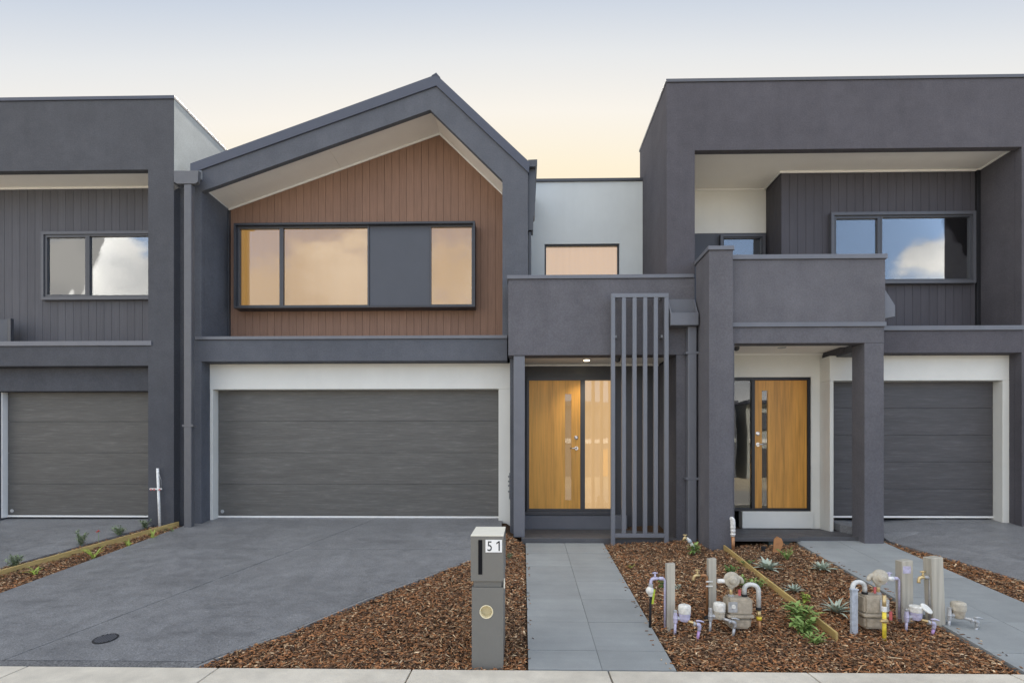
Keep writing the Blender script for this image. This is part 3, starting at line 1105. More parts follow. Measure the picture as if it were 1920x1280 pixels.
boards(cb, X(-120, YBW), bpi + .02, .138, YBW, lambda x: zsf - .031, lambda x: zc1 - .05, 'clad_grey', holes=[(wx0 + .02, wx1 - .02, wz0b + .02, wz1b - .02)], gap=.0045)
wB = frame_rect('upper_window', wx0, wx1, wz0b, wz1b, .05, 9.20, YBW + .03, 'frame_mid', hB)
gB = 9.25
xm = X(167, gB)
pane(wB, wx0 + .051, xm - .001, wz0b + .051, wz1b - .051, gB, 'void', 'glass_mirror', .045)
pane(wB, xm + .001, wx1 - .051, wz0b + .051, wz1b - .051, gB, 'void', 'glass_mirror', .03)
# garage of the left house
box('lintel', bl, bpi - .002, 8.78, 9.15, Z(731, 8.78), Z(683, YF) - .002, RL, hB)
xg = X(14.5, 8.95)
box('jamb_wall', bl, xg - .03, 8.80, 9.2, .4, Z(731, 8.78) - .001, RL, hB)
box('jamb_strip', xg - .027, xg - .004, 8.86, 9.0, .66, Z(731, 8.78) - .002, 'trim_white', hB, .002)
garage_door(hB, xg, bpi + .05, 8.95, .668, Z(730, 8.95), 4, 'garage_left')
box('balcony_end', X(-60, 9.0), X(16, 9.0), 8.98, 9.05, zc1 + .001, Z(594, 9.0), 'dark_panel', hB, .004)
box('balcony_post', X(16, 8.97), X(22, 8.97), 8.95, 9.01, zc1 + .001, Z(592, 8.97), 'dark_metal', hB, .003)
# party joint with rainwater head and downpipe
box('party_strip', bpr + .001, xl - .001, YF + .15, 9.6, .35, Z(345, 8.75), RL, hB, 0)
rhx0, rhx1 = X(326, 8.5), X(372, 8.5)
hz_t, hz_b = Z(320, 8.5, 340), Z(341, 8.5, 340)
rw = prism('rainwater_head', [(rhx0 + .06, hz_b - .03), (rhx1 - .05, hz_b - .03), (rhx1 - .01, hz_b), (rhx1, hz_t), (rhx0, hz_t), (rhx0, hz_b)], 8.50, YF - .03, 'pipe_dark', hB, .004)
prism_x('scupper', [(YF - .029, hz_t - .03), (YF - .029, hz_t + .02), (YF + .16, hz_t + .14), (YF + .16, hz_t - .03)], rhx0 + .03, rhx1 - .08, 'galv', rw)
downpipe(hB, X(345.5, 8.52), X(359.5, 8.52), 8.51, 8.60, .50, hz_b - .031, 'pipe_dark', (2.2,))

# ================================================================== RIGHT HOUSE
YC = 8.35
hC = thing('townhouse', (5.5, YC, .5), 'flat-roofed charcoal townhouse with recessed balcony, porch column and timber door', 'house')
c0, c1, c2 = X(1250, YC), X(1303, YC), X(1916, YC)
zt = Z(152, YC, 1500)
zf = Z(280, YC, 1500)
cr = 13.0
ZLEG = Z(516.5, YX) + .002
prism('front_frame', [(c0, ZLEG), (c1, ZLEG), (c1, zf), (c2, zf), (c2, .35), (cr, .35), (cr, zt), (c0, zt)], YC, YC + .12, RR, hC, .006)
box('roof_edge', c0 - .012, cr, YC - .02, YC + .32, zt + .001, zt + .05, 'frame_mid', hC, .004)
box('left_return', c0 + .0005, c1, YC + .121, 10.25, ZLEG, zt, RR, hC, 0)
box('right_return', c2, cr, YC + .121, 9.3, .35, zf + .05, RR, hC, 0)
box('side_capping', c0 - .012, c0 + .3, YC + .321, 10.27, zt + .001, zt + .045, 'cap_metal', hC, .003)
box('side_body', c0 + .01, c0 + .4, 10.251, 18, .3, zf + .2, RR, hC, 0)
YU, YV = 9.13, 9.71
xu = X(1465, YU)
zs = Z(320, YU, 1650)
box('soffit', c1 + .001, c2 - .001, YC + .121, YV + .05, zs, zs + .05, 'soffit', hC, 0)
box('soffit_bead', xu - .02, c2 - .002, YU - .02, YU - .001, zs - .030, zs - .001, 'trim_white', hC, 0)
box('soffit_bead', c1 + .002, xu - .021, YV - .02, YV - .001, zs - .028, zs - .001, 'trim_white', hC, 0)
prism_x('soffit_bead', [(YU - .019, zs - .029), (YV - .021, zs - .029), (YV - .021, zs - .0012), (YU - .019, zs - .0012)], xu - .036, xu - .019, 'trim_white', hC)
box('soffit_bead', c2 - .02, c2 - .002, YC + .125, YU - .021, zs - .028, zs - .001, 'trim_white', hC, 0)
box('upper_body', c0 + .401, cr, YV + .15, 18, .3, zt - .4, RR, hC, 0)
zdk = Z(437, YV, 1370)
box('recess_wall_top', c1 - .02, xu + .1, YV, YV + .149, zdk, zs + .02, 'render_white', hC, 0)
box('recess_wall_base', c1 - .02, xu + .1, YV + .004, YV + .149, 3.3, zdk - .001, 'dark_panel', hC, 0)
wc = box('wall_cladding', xu + .014, c2 + .02, YU + .014, YV - .002, 3.2, zs + .02, 'groove_grey', hC, 0)
vx0, vx1, vz0, vz1 = X(1557, 9.07), X(1828, 9.07), Z(532, 9.07, 1690), Z(398, 9.07, 1690)
boards(wc, xu, c2 - .001, .137, YU, lambda x: zs - .031, lambda x: 3.3, 'clad_dark', holes=[(vx0 + .02, vx1 - .02, vz0 + .02, vz1 - .02)], gap=.0045)
for i in range(4):   # boards on the return facing the recess
    a = YU + .016 + i * .139
    box('board', xu - .001, xu + .012, a, min(a + .133, YV - .004), 3.3, zs - .031, 'clad_dark', wc, 0)
box('corner_bead', c2 - .06, c2 - .002, YU - .05, YU - .003, 3.3, zs - .031, 'black_metal', hC, .004)
wC = frame_rect('upper_window', vx0, vx1, vz0, vz1, .05, 9.04, YU + .03, 'frame_mid', hC)
gC = 9.10
xm = X(1648.5, gC)
pane(wC, vx0 + .051, xm - .001, vz0 + .051, vz1 - .051, gC, 'void', 'glass_mirror', .045)
pane(wC, xm + .001, vx1 - .051, vz0 + .051, vz1 - .051, gC, 'void', 'glass_mirror', .03)
s0, s1, sz1 = X(1350, 9.66), X(1434, 9.66), Z(440, 9.66, 1390)
wS = frame_rect('recess_window', s0, s1, sz1 - .9, sz1, .045, 9.63, YV + .02, 'frame_mid', hC)
pane(wS, s0 + .046, s1 - .046, sz1 - .854, sz1 - .046, 9.68, 'void', 'glass_mirror', .02)
# lower beam and garage
zc0, zc1 = Z(623, YC), Z(614.5, YC)
zb = Z(664, YC)
px1 = X(1660, 7.85)
box('beam', px1 - .35, cr, YC + .003, YV, zb, zc0, RR, hC, .006)
box('beam_capping', px1 + .005, c2 + .02, YC - .022, YU - .03, zc0 + .001, zc1, 'cap_metal', hC, .004)
box('bounce_floor', c1 + .01, c2 - .005, YC + .30, YV - .01, zc0 + .001, zc0 + .02, 'footpath_concrete', hC, 0)  # unseen pale sheet added to bounce light up at the soffit
YQ, YG = 8.56, 8.73
q0, q1 = X(1556, YQ), c2 - .001
qo0, qo1 = X(1563, YQ), X(1880, YQ)
qz = Z(715, YQ)
sC = box('garage_surround', q0, q1, YQ, 8.95, qz, zb - .002, 'render_white', hC, .006)
box('jamb', q0, qo0, YQ, 8.95, .5, qz - .001, 'render_white', sC, .005)
box('jamb', qo1, q1, YQ, 8.95, .5, qz - .001, 'render_white', sC, .005)
garage_door(hC, qo0, qo1, YG, .715, qz + .01, 5, 'garage_charcoal', badge=False)
# porch of the right house
YPF, YFN = 7.85, 7.75
p0 = X(1374.5, YFN) + .002
pz0, pz1 = Z(645, YPF), Z(490, YPF)
f0, f1 = c1 + .012, X(1374.5, YFN)
fz = Z(472, YFN)
fw = box('fin_wall', f0, f1, YFN, 8.349, .25, fz, 'render_porch_lit', hC, .008)
box('fin_capping', f0 - .02, f1 + .012, YFN - .025, 8.42, fz + .001, Z(464.5, YFN), 'cap_metal', hC, .004)
box('fin_return', f1 + .0, f1 + .035, YFN + .04, 8.34, .25, pz0 - .002, 'render_porch_lit', hC, .004)
box('porch_parapet', p0, px1, YPF, YPF + .2, Z(615, YPF), pz1, 'render_porch_lit', hC, .008)
box('porch_beam', p0, px1 - .01, YPF + .01, YPF + .22, pz0, Z(615, YPF) - .001, 'render_porch_lit', hC, .006)
box('trim_band', p0, px1 + .006, YPF - .018, YPF - .001, Z(615, YPF), Z(607, YPF), 'cap_metal', hC, .003)
box('side_parapet', px1 - .2, px1, YPF + .201, YC + .1, pz0 + .04, pz1, RR, hC, .004)
box('porch_capping', p0, px1 + .02, YPF - .025, YPF + .24, pz1 + .001, Z(481.5, YPF), 'cap_metal', hC, .004)
box('side_capping', px1 - .22, px1 + .018, YPF + .241, YC - .03, pz1 + .001, Z(481.5, YPF) - .002, 'cap_metal', hC, .004)
col0 = X(1622, YPF)
box('column', col0, px1 - .012, YPF + .012, YPF + .31, .25, pz0 - .001, 'render_porch_lit', hC, .006)
box('porch_soffit', f1 + .036, px1 - .205, YPF + .221, 8.9, pz0 + .035, pz0 + .12, 'soffit', hC, 0)
box('balcony_deck', f1, px1 - .205, YPF + .221, YV - .01, pz0 + .121, pz0 + .25, RR, hC, 0)
YDW = 8.85
box('porch_side_beam', col0 + .001, px1 - .02, YPF + .311, YDW + .05, Z(678, 8.87), pz0 + .034, 'dark_panel', hC, .004)
d0, d1 = X(1376, 8.9) - .2, X(1521, YDW)
dzt = Z(708, YDW)
dzb = Z(957, YDW)
dw = box('door_wall', d1, q0 + .05, YDW, 9.05, .5, pz0 + .034, 'render_white', hC, 0)
box('door_wall_head', f1, d1 - .0005, YDW, 9.05, dzt, pz0 + .034, 'render_white', dw, 0)
box('soffit_bead', f1 + .04, col0, YDW - .018, YDW - .001, pz0 + .006, pz0 + .034, 'trim_white', hC, 0)
box('door_plinth', X(1392, 8.80), X(1525, 8.80), 8.80, 8.95, .53, dzb - .001, 'render_white', hC, .005)
box('porch_floor', f1 + .036, 4.05, YPF, 8.849, .47, .52, 'porch_tile', hC, .006)
box('porch_landing', 4.051, 5.0, 8.0, 8.849, .40, .518, 'porch_tile', hC, .006)
YE = 8.90
ex = [f1 + .02, X(1408.5, YE), X(1414.5, YE), X(1513, YE), d1 - .004]
dfc = frame_rect('door_frame', f1 + .001, d1 - .002, dzb, dzt - .001, .045, YDW + .02, YDW + .10, 'black_metal', hC)
box('mullion', ex[1], ex[2] - .002, YDW + .022, YDW + .10, dzb + .046, dzt - .047, 'black_metal', dfc, .003)
slotted_door(hC, ex[2], ex[3], dzb + .048, dzt - .048, YE, X(1428.5, YE), X(1439.5, YE), dzb + .048, Z(733, YE), 'door_timber_red', 'void', 'glass_door', X(1420.5, YE), 1, Z(833, YE), Z(813, YE))
box('sidelight', f1 + .047, ex[1] - .001, YE + .01, YE + .016, dzb + .046, dzt - .047, 'glass_door', hC, 0)
box('sidelight_backing', f1 + .047, ex[1] - .001, YE + .06, YE + .07, dzb + .046, dzt - .047, 'void', hC, 0)
box('entry_body', f1, 7.9, 9.06, 9.7, .3, 3.3, 'void', hC, 0)
lathe('downlight', (X(1466, 8.35), 8.35, pz0 + .035), [(.001, -.006), (.045, -.006), (.060, -.008), (.064, 0)], 'galv', hC, 24)
lathe('sensor', (X(1381, 8.3), 8.3, pz0 + .035), [(.012, -.06), (.032, -.05), (.042, -.03), (.044, 0)], 'dark_metal', hC, 20)
# spout on the side of the porch parapet
sx_ = px1 + .001
prism('overflow_spout', [(sx_, Z(602, 7.95)), (sx_ + .195, Z(597, 7.95)), (sx_ + .195, Z(577, 7.95)), (sx_ + .05, Z(548, 7.95)), (sx_, Z(543, 7.95))], 7.93, 8.18, 'cap_metal', hC, .004)

# ================================================================== GARDEN EDGING AND BARK
ed = lambda px, py: G(px, py)


def edging(name, a, b, h, th, label):
    (xa, ya), (xb, yb) = a, b
    bm = bmesh.new()
    n = 10
    d = Vector((xb - xa, yb - ya, 0)).normalized()
    s = Vector((-d.y, d.x, 0)) * th / 2
    rows = []
    for i in range(n + 1):
        t = i / n
        x, y = xa + (xb - xa) * t, ya + (yb - ya) * t
        wob = math.sin(t * 9.0) * .004 + random.uniform(-.002, .002)
        z = gz(x, y)
        p = Vector((x + wob, y, 0))
        rows.append([bm.verts.new((p.x + q * s.x, p.y + q * s.y, z + zz)) for q, zz in ((-1, -.06), (-1, h - .004), (-.8, h), (.8, h), (1, h - .004), (1, -.06))])
    for r0, r1 in zip(rows, rows[1:]):
        for j in range(6):
            bm.faces.new((r0[j], r0[(j + 1) % 6], r1[(j + 1) % 6], r1[j]))
    bm.faces.new(rows[0][::-1])
    bm.faces.new(rows[-1])
    return put(name, fin(bm), 'edging_timber', None, label, 'garden edging', 'timber garden edgings')


edging('timber_edging', (-6.50, 6.0), (-5.66, 8.66), .055, .022, 'long weathered timber edging board between the two left driveways')
edging('timber_edging', (2.87, 4.93), (2.90, 7.74), .050, .022, 'weathered timber edging board running out from the fin wall through the bark')


def in_poly(px, py, poly):
    c = np.zeros(len(px), bool)
    n = len(poly)
    for i in range(n):
        x1, y1 = poly[i]
        x2, y2 = poly[(i + 1) % n]
        m = ((y1 > py) != (y2 > py))
        with np.errstate(divide='ignore', invalid='ignore'):
            xx = (x2 - x1) * (py - y1) / (y2 - y1 + 1e-12) + x1
        c ^= m & (px < xx)
    return c


SLX = np.array([s[0] for s in SX])
SLV = np.array([s[1] for s in SX])


def chips(name, poly, dens, label, seed, hump=.02, size=1.0, lift=0.0, flat=1.0):
    r = np.random.default_rng(seed)
    P = np.array(poly)
    lo, hi = P.min(0), P.max(0)
    n = int((hi - lo).prod() * dens)
    x = r.uniform(lo[0], hi[0], n)
    y = r.uniform(lo[1], hi[1], n)
    # nearer ground gets the full cover, far ground a little less
    keep = in_poly(x, y, poly) & (r.uniform(0, 1, n) < np.clip(1.25 - (y - 4.3) * .12, .6, 1))
    x, y = x[keep], y[keep]
    n = len(x)
    z = np.interp(x, SLX, SLV) * np.maximum(0, y - Y0) - .040 + r.uniform(0, 1, n) ** 1.3 * (hump + .020) + lift
    z += (lift == 0) * .012 * np.sin(x * 5.1 + y * 2.3) * np.sin(y * 4.3 - x * 1.7)
    ln = r.gamma(2.6, .0095, n) * size + .009
    ln = np.minimum(ln, .11)
    wd = np.minimum(r.gamma(3.5, .0023, n) * size + .003, ln * .6)
    th = r.uniform(.002, .006, n)
    yaw = r.uniform(0, 2 * np.pi, n)
    pit = r.normal(0, .28, n) * flat
    rol = r.normal(0, .45, n) * flat
    cy, sy, cp, sp, cr_, sr = np.cos(yaw), np.sin(yaw), np.cos(pit), np.sin(pit), np.cos(rol), np.sin(rol)
    a1 = np.stack([cy * cp, sy * cp, sp], 1)
    b0 = np.stack([-sy, cy, np.zeros(n)], 1)
    nrm = np.cross(a1, b0)
    b1 = b0 * cr_[:, None] + nrm * sr[:, None]
    c1 = np.cross(a1, b1)
    C = np.stack([x, y, z], 1)
    sg = np.array([(-1, -.55, -1), (1, -.8, -1), (.8, .7, -1), (-.85, 1, -1), (-1, -.55, 1), (1, -.8, 1), (.8, .7, 1), (-.85, 1, 1)], float)
    V = C[:, None, :] + sg[None, :, 0:1] * (ln / 2)[:, None, None] * a1[:, None, :] + sg[None, :, 1:2] * (wd / 2)[:, None, None] * b1[:, None, :] + sg[None, :, 2:3] * (th / 2)[:, None, None] * c1[:, None, :]
    quads = np.array([(0, 3, 2, 1), (4, 5, 6, 7), (0, 1, 5, 4), (1, 2, 6, 5), (2, 3, 7, 6), (3, 0, 4, 7)])
    F = (np.arange(n)[:, None, None] * 8 + quads[None]).reshape(-1)
    me = bpy.data.meshes.new(name)
    me.vertices.add(n * 8)
    me.vertices.foreach_set('co', V.reshape(-1).astype(np.float32))
    me.loops.add(len(F))
    me.loops.foreach_set('vertex_index', F.astype(np.int32))
    me.polygons.add(n * 6)
    me.polygons.foreach_set('loop_start', (np.arange(n * 6) * 4).astype(np.int32))
    me.polygons.foreach_set('loop_total', np.full(n * 6, 4, np.int32))
    me.update(calc_edges=True)
    # bark colours: dark brown, red brown, tan, the odd pale splinter
    pal = np.array([(.060, .036, .024), (.120, .073, .046), (.190, .112, .068), (.31, .145, .066), (.34, .215, .120), (.45, .315, .19), (.56, .43, .28)])
    pw = np.array([.15, .22, .22, .12, .16, .095, .035])
    red = np.clip(.5 + .5 * np.sin(x * 1.3 + 1.0) * np.cos(y * 1.7 + .4) + np.clip((4.75 - y) * 1.2, 0, .6), 0, 1)
    idx = r.choice(7, n, p=pw / pw.sum())
    idx = np.where((r.uniform(0, 1, n) < red * .34), 3, idx)
    colr = pal[idx] * r.uniform(.9, 1.75, n)[:, None]
    attr = me.color_attributes.new('tint', 'FLOAT_COLOR', 'POINT')
    rgba = np.ones((n, 8, 4), np.float32)
    rgba[:, :, :3] = colr[:, None, :]
    attr.data.foreach_set('color', rgba.reshape(-1))
    return put(name, me, 'bark', None, label, 'bark mulch', None, 'stuff')


chips('bark_mulch', [(-2.68, Y0 + .01), (-2.50, 4.587), (-2.17, 4.957), (-1.645, 5.75), (-.86, 6.75), (-.58, 7.15), (-.39, 7.62), (-.30, 8.1), (-.29, 8.25), (.03, 8.25), (.03, Y0 + .01)], 5200, 'brown bark chips in the triangular bed round the letterbox', 21)
chips('bark_mulch', [(1.26, Y0 + .01), (4.0, Y0 + .01), (4.0, 8.0), (3.12, 7.9), (3.12, 7.72), (2.7, 7.72), (2.68, 8.3), (1.26, 8.22)], 4800, 'brown bark chips in the wide bed between the two paver paths', 22)
chips('bark_mulch', [(-7.24, Y0 + .02), (-5.99, Y0 + .02), (-5.54, 8.72), (-5.38, 8.80), (-5.40, 8.62), (-5.95, 8.60), (-6.05, 8.42), (-6.56, 6.71)], 4200, 'narrow strip of bark chips between the two left driveways', 23)
chips('bark_mulch', [(5.31, Y0 + .02), (6.33, Y0 + .02), (5.86, 6.24), (5.42, 7.96), (5.33, 8.0)], 4200, 'narrow strip of bark chips beside the right driveway', 24)

chips('bark_mulch', [(.046, Y0 + .02), (.10, Y0 + .02), (.085, 8.2), (.046, 8.2)], 130, 'stray bark chips on the left margin of the middle paver path', 31, -.018, .8, .044, .15)
chips('bark_mulch', [(1.16, Y0 + .02), (1.244, Y0 + .02), (1.244, 8.2), (1.19, 8.2)], 150, 'stray bark chips on the right margin of the middle paver path', 32, -.018, .8, .044, .15)
chips('bark_mulch', [(4.03, Y0 + .02), (4.13, Y0 + .02), (4.11, 7.9), (4.03, 7.9)], 130, 'stray bark chips on the margin of the right paver path', 33, -.018, .8, .044, .15)

# ================================================================== LETTERBOX
mx, my = X(914, 4.36), 4.36
mz = gz(mx, my)
lb = thing('letterbox', (mx, my + .25, mz), 'tall grey metal letterbox numbered 51 with round newspaper hole', 'letterbox')
m0, m1 = X(884.5, my), X(943.5, my)
zt_ = Z(1004, my)
zn1, zn0 = Z(1089, my), Z(1101, my)
md = .50
hx, hz__ = X(912, my), Z(1146.5, my)
hr = .053
# pillar with a round opening in its face
bm = bmesh.new()
seg = 40
ring = [bm.verts.new((hx + hr * math.cos(2 * math.pi * i / seg), my, hz__ + hr * math.sin(2 * math.pi * i / seg))) for i in range(seg)]
zb_ = mz - .06
rect = []
for i in range(seg):
    a = 2 * math.pi * i / seg
    dx, dz = math.cos(a), math.sin(a)
    t = min((m1 - hx) / dx if dx > 1e-6 else 1e9, (m0 - hx) / dx if dx < -1e-6 else 1e9, (zn0 - hz__) / dz if dz > 1e-6 else 1e9, (zb_ - hz__) / dz if dz < -1e-6 else 1e9)
    rect.append(bm.verts.new((hx + dx * t, my, hz__ + dz * t)))
corners = [(m1, zn0), (m0, zn0), (m0, zb_), (m1, zb_)]
cv = {c: bm.verts.new((c[0], my, c[1])) for c in corners}
for i in range(seg):
    j = (i + 1) % seg
    a, b = rect[i], rect[j]
    fv = [ring[i], a, b, ring[j]]
    for c in corners:
        a0 = math.atan2(c[1] - hz__, c[0] - hx) % (2 * math.pi)
        if 2 * math.pi * i / seg < a0 < 2 * math.pi * (i + 1) / seg:
            fv = [ring[i], a, cv[c], b, ring[j]]
    bm.faces.new(fv)
bk = {c: bm.verts.new((c[0], my + md, c[1])) for c in corners}
for i in range(4):
    c, d = corners[i], corners[(i + 1) % 4]
    bm.faces.new((cv[c], cv[d], bk[d], bk[c]))
bm.faces.new([bk[c] for c in corners])
put('pillar', fin(bm), 'letterbox_paint', lb)
# newspaper tube
bm = bmesh.new()
prev = None
for yy, rr_ in ((my + .001, hr - .0015), (my - .004, hr + .003), (my - .004, hr - .004), (my + .07, hr - .006)):
    rg = [bm.verts.new((hx + rr_ * math.cos(2 * math.pi * i / seg), yy, hz__ + rr_ * math.sin(2 * math.pi * i / seg))) for i in range(seg)]
    if prev:
        for i in range(seg):
            bm.faces.new((prev[i], prev[(i + 1) % seg], rg[(i + 1) % seg], rg[i]))
    prev = rg
bm.faces.new(prev)
put('newspaper_tube', fin(bm), 'tube_cream', lb)
box('neck', m0 + .015, m1 - .015, my + .015, my + md - .015, zn0 + .001, zn1 - .001, 'letterbox_paint', lb, .002)
mb = box('mail_box', m0 - .008, m1 + .004, my - .010, my + md, zn1, zt_ - .004, 'letterbox_paint', lb, .004)
box('lid', m0 - .008, m1 + .004, my - .012, my + md + .002, zt_ - .003, zt_ + .006, 'letterbox_lid', lb, .003)
box('mail_slot', X(897, my), X(904.5, my), my - .014, my - .0101, Z(1076, my), Z(1011.5, my), 'void', mb, 0)
npl = box('number_plate', X(910.5, my), X(941.5, my), my - .016, my - .0102, Z(1034.5, my), Z(1011, my), 'plate_white', mb, .001)


def text_mesh(name, body, x, y, z, h, mat, parent, sx=1.0, ex=.0006):
    c = bpy.data.curves.new(name, 'FONT')
    c.body = body
    c.size = h / .70
    c.extrude = ex
    c.align_x = 'CENTER'
    o = bpy.data.objects.new(name, c)
    COL.objects.link(o)
    bpy.context.view_layer.update()
    dg_ = bpy.context.evaluated_depsgraph_get()
    me = bpy.data.meshes.new_from_object(o.evaluated_get(dg_))
    bpy.data.objects.remove(o)
    me.transform(Matrix.Translation((x, y, z)) @ Matrix.Rotation(math.radians(90), 4, 'X') @ Matrix.Scale(sx, 4, (1, 0, 0)))
    me.materials.clear()
    return put(name, me, mat, parent)


text_mesh('digit', '5', X(918.4, my), my - .0168, Z(1031.6, my), .080, 'ink', npl, .80)
dx_, dz_ = X(934.0, my), Z(1031.6, my)
prism('digit', [(dx_ + .004, dz_), (dx_ + .0145, dz_), (dx_ + .0145, dz_ + .080), (dx_ + .005, dz_ + .080), (dx_ - .014, dz_ + .066), (dx_ - .014, dz_ + .054), (dx_ + .004, dz_ + .066)], my - .0174, my - .0162, 'ink', npl)
# flap edge seen at the side
box('side_flap', m1 + .0045, m1 + .012, my + .01, my + .05, zn0 - .01, zn1 + .015, 'letterbox_lid', lb, .001)

# ================================================================== SERVICES IN THE GARDEN
TAPS = 'garden taps on stakes'
STK = 'treated timber stakes'
WM = 'water meters'
GM = 'gas meters'


def stake(px0, px1, ytop, ybase, label, lean=0.0):
    cx, cy = G((px0 + px1) / 2, ybase)
    wd = (px1 - px0) * cy / 1000.0
    z0 = gz(cx, cy)
    h = (ybase - ytop) * cy / 1000.0
    t = thing('timber_stake', (cx, cy, z0), label, 'stake', STK)
    bm = bmesh.new()
    bm_box(bm, cx - wd / 2, cx + wd / 2, cy - wd * .45, cy + wd * .45, z0 - .08, z0 + h, .004)
    for v in bm.verts:
        v.co.x += lean * (v.co.z - z0)
        if v.co.z > z0 + h * .8:
            v.co.z += (v.co.x - cx) * .12
    put('shaft', fin(bm), 'post_timber', t)
    return cx, cy, z0, h, wd


def hose_tap(cx, cy, z, side, pmat, tmat, zground, label, riser_dx, reach=.14, cap=None):
    """riser pipe beside a stake, an arm to the side, and a bib tap"""
    t = thing('garden_tap', (cx, cy, zground), label, 'tap', TAPS)
    rx = cx
    tube('riser', [(rx, cy, zground - .05), (rx, cy, z - .03)] + arc((rx, cy, z - .03), (rx, cy, z), (rx + side * .03, cy, z), 5)[1:] + [(rx + side * reach, cy, z)], .011, pmat, t, 12)
    lathe('elbow', (rx + side * .035, cy, z), [(.015, -.02), (.017, -.012), (.017, .012), (.015, .02)], pmat, t, 14, 'x')
    bx = rx + side * reach
    b = tube('tap_body', [(bx - side * .03, cy, z), (bx, cy, z)] + arc((bx, cy, z), (bx + side * .035, cy, z), (bx + side * .035, cy, z - .04), 5)[1:] + [(bx + side * .036, cy, z - .055)], [.014, .016, .016, .016, .015, .014, .014, .016], tmat, t, 12)
    tube('spindle', [(bx - side * .005, cy, z + .005), (bx - side * .005, cy, z + .045)], [.012, .008], tmat, b, 10)
    tube('tap_handle', [(bx - side * .03, cy, z + .052), (bx + side * .02, cy, z + .052)], [.007, .007], tmat, t, 8)
    lathe('knob', (bx - side * .005, cy, z + .045), [(.009, 0), (.012, .006), (.010, .016), (.004, .018)], tmat, t, 12)
    return t, bx + side * .036


# ---- left pair
cx, cy, z0, h, wd = stake(1249, 1264, 1056, 1174, 'grey timber stake holding the lilac tap pipe with white vacuum cap')
t, tx = hose_tap(cx - wd / 2 - .014, cy - .01, z0 + (1172 - 1082) * cy / 1000, -1, 'lilac', 'lilac', z0, 'lilac recycled-water tap with white cap and black hose on a stake', 0, .10)
zt0 = z0 + (1172 - 1082) * cy / 1000
lathe('hose_nut', (tx, cy - .01, zt0 - .090), [(.016, 0), (.022, .004), (.022, .034), (.016, .036)], 'galv', t, 16)
bm = bmesh.new()
bmesh.ops.create_uvsphere(bm, u_segments=18, v_segments=12, radius=.038, matrix=Matrix.Translation((tx - .010, cy - .015, zt0 - .115)) @ Matrix.Diagonal((1.0, .9, 1.05, 1)))
put('backflow_cap', fin(bm), 'cap_white', t, smooth=True)
lathe('backflow_body', (tx, cy - .01, zt0 - .175), [(.010, 0), (.020, .006), (.026, .03), (.026, .085), (.018, .088)], 'cap_white', t, 18)
tube('hose', [(tx, cy - .01, zt0 - .17), (tx - .004, cy - .01, zt0 - .30), (tx - .008, cy - .01, z0 - .03)], .012, 'rubber', t, 10)
bm = bmesh.new()
bm_box(bm, tx + .020, tx + .040, cy - .03, cy - .028, zt0 - .24, zt0 - .10)
for v in bm.verts:
    v.co.x += (zt0 - .10 - v.co.z) * -.12
put('warning_tag', fin(bm), 'green_tag', t)


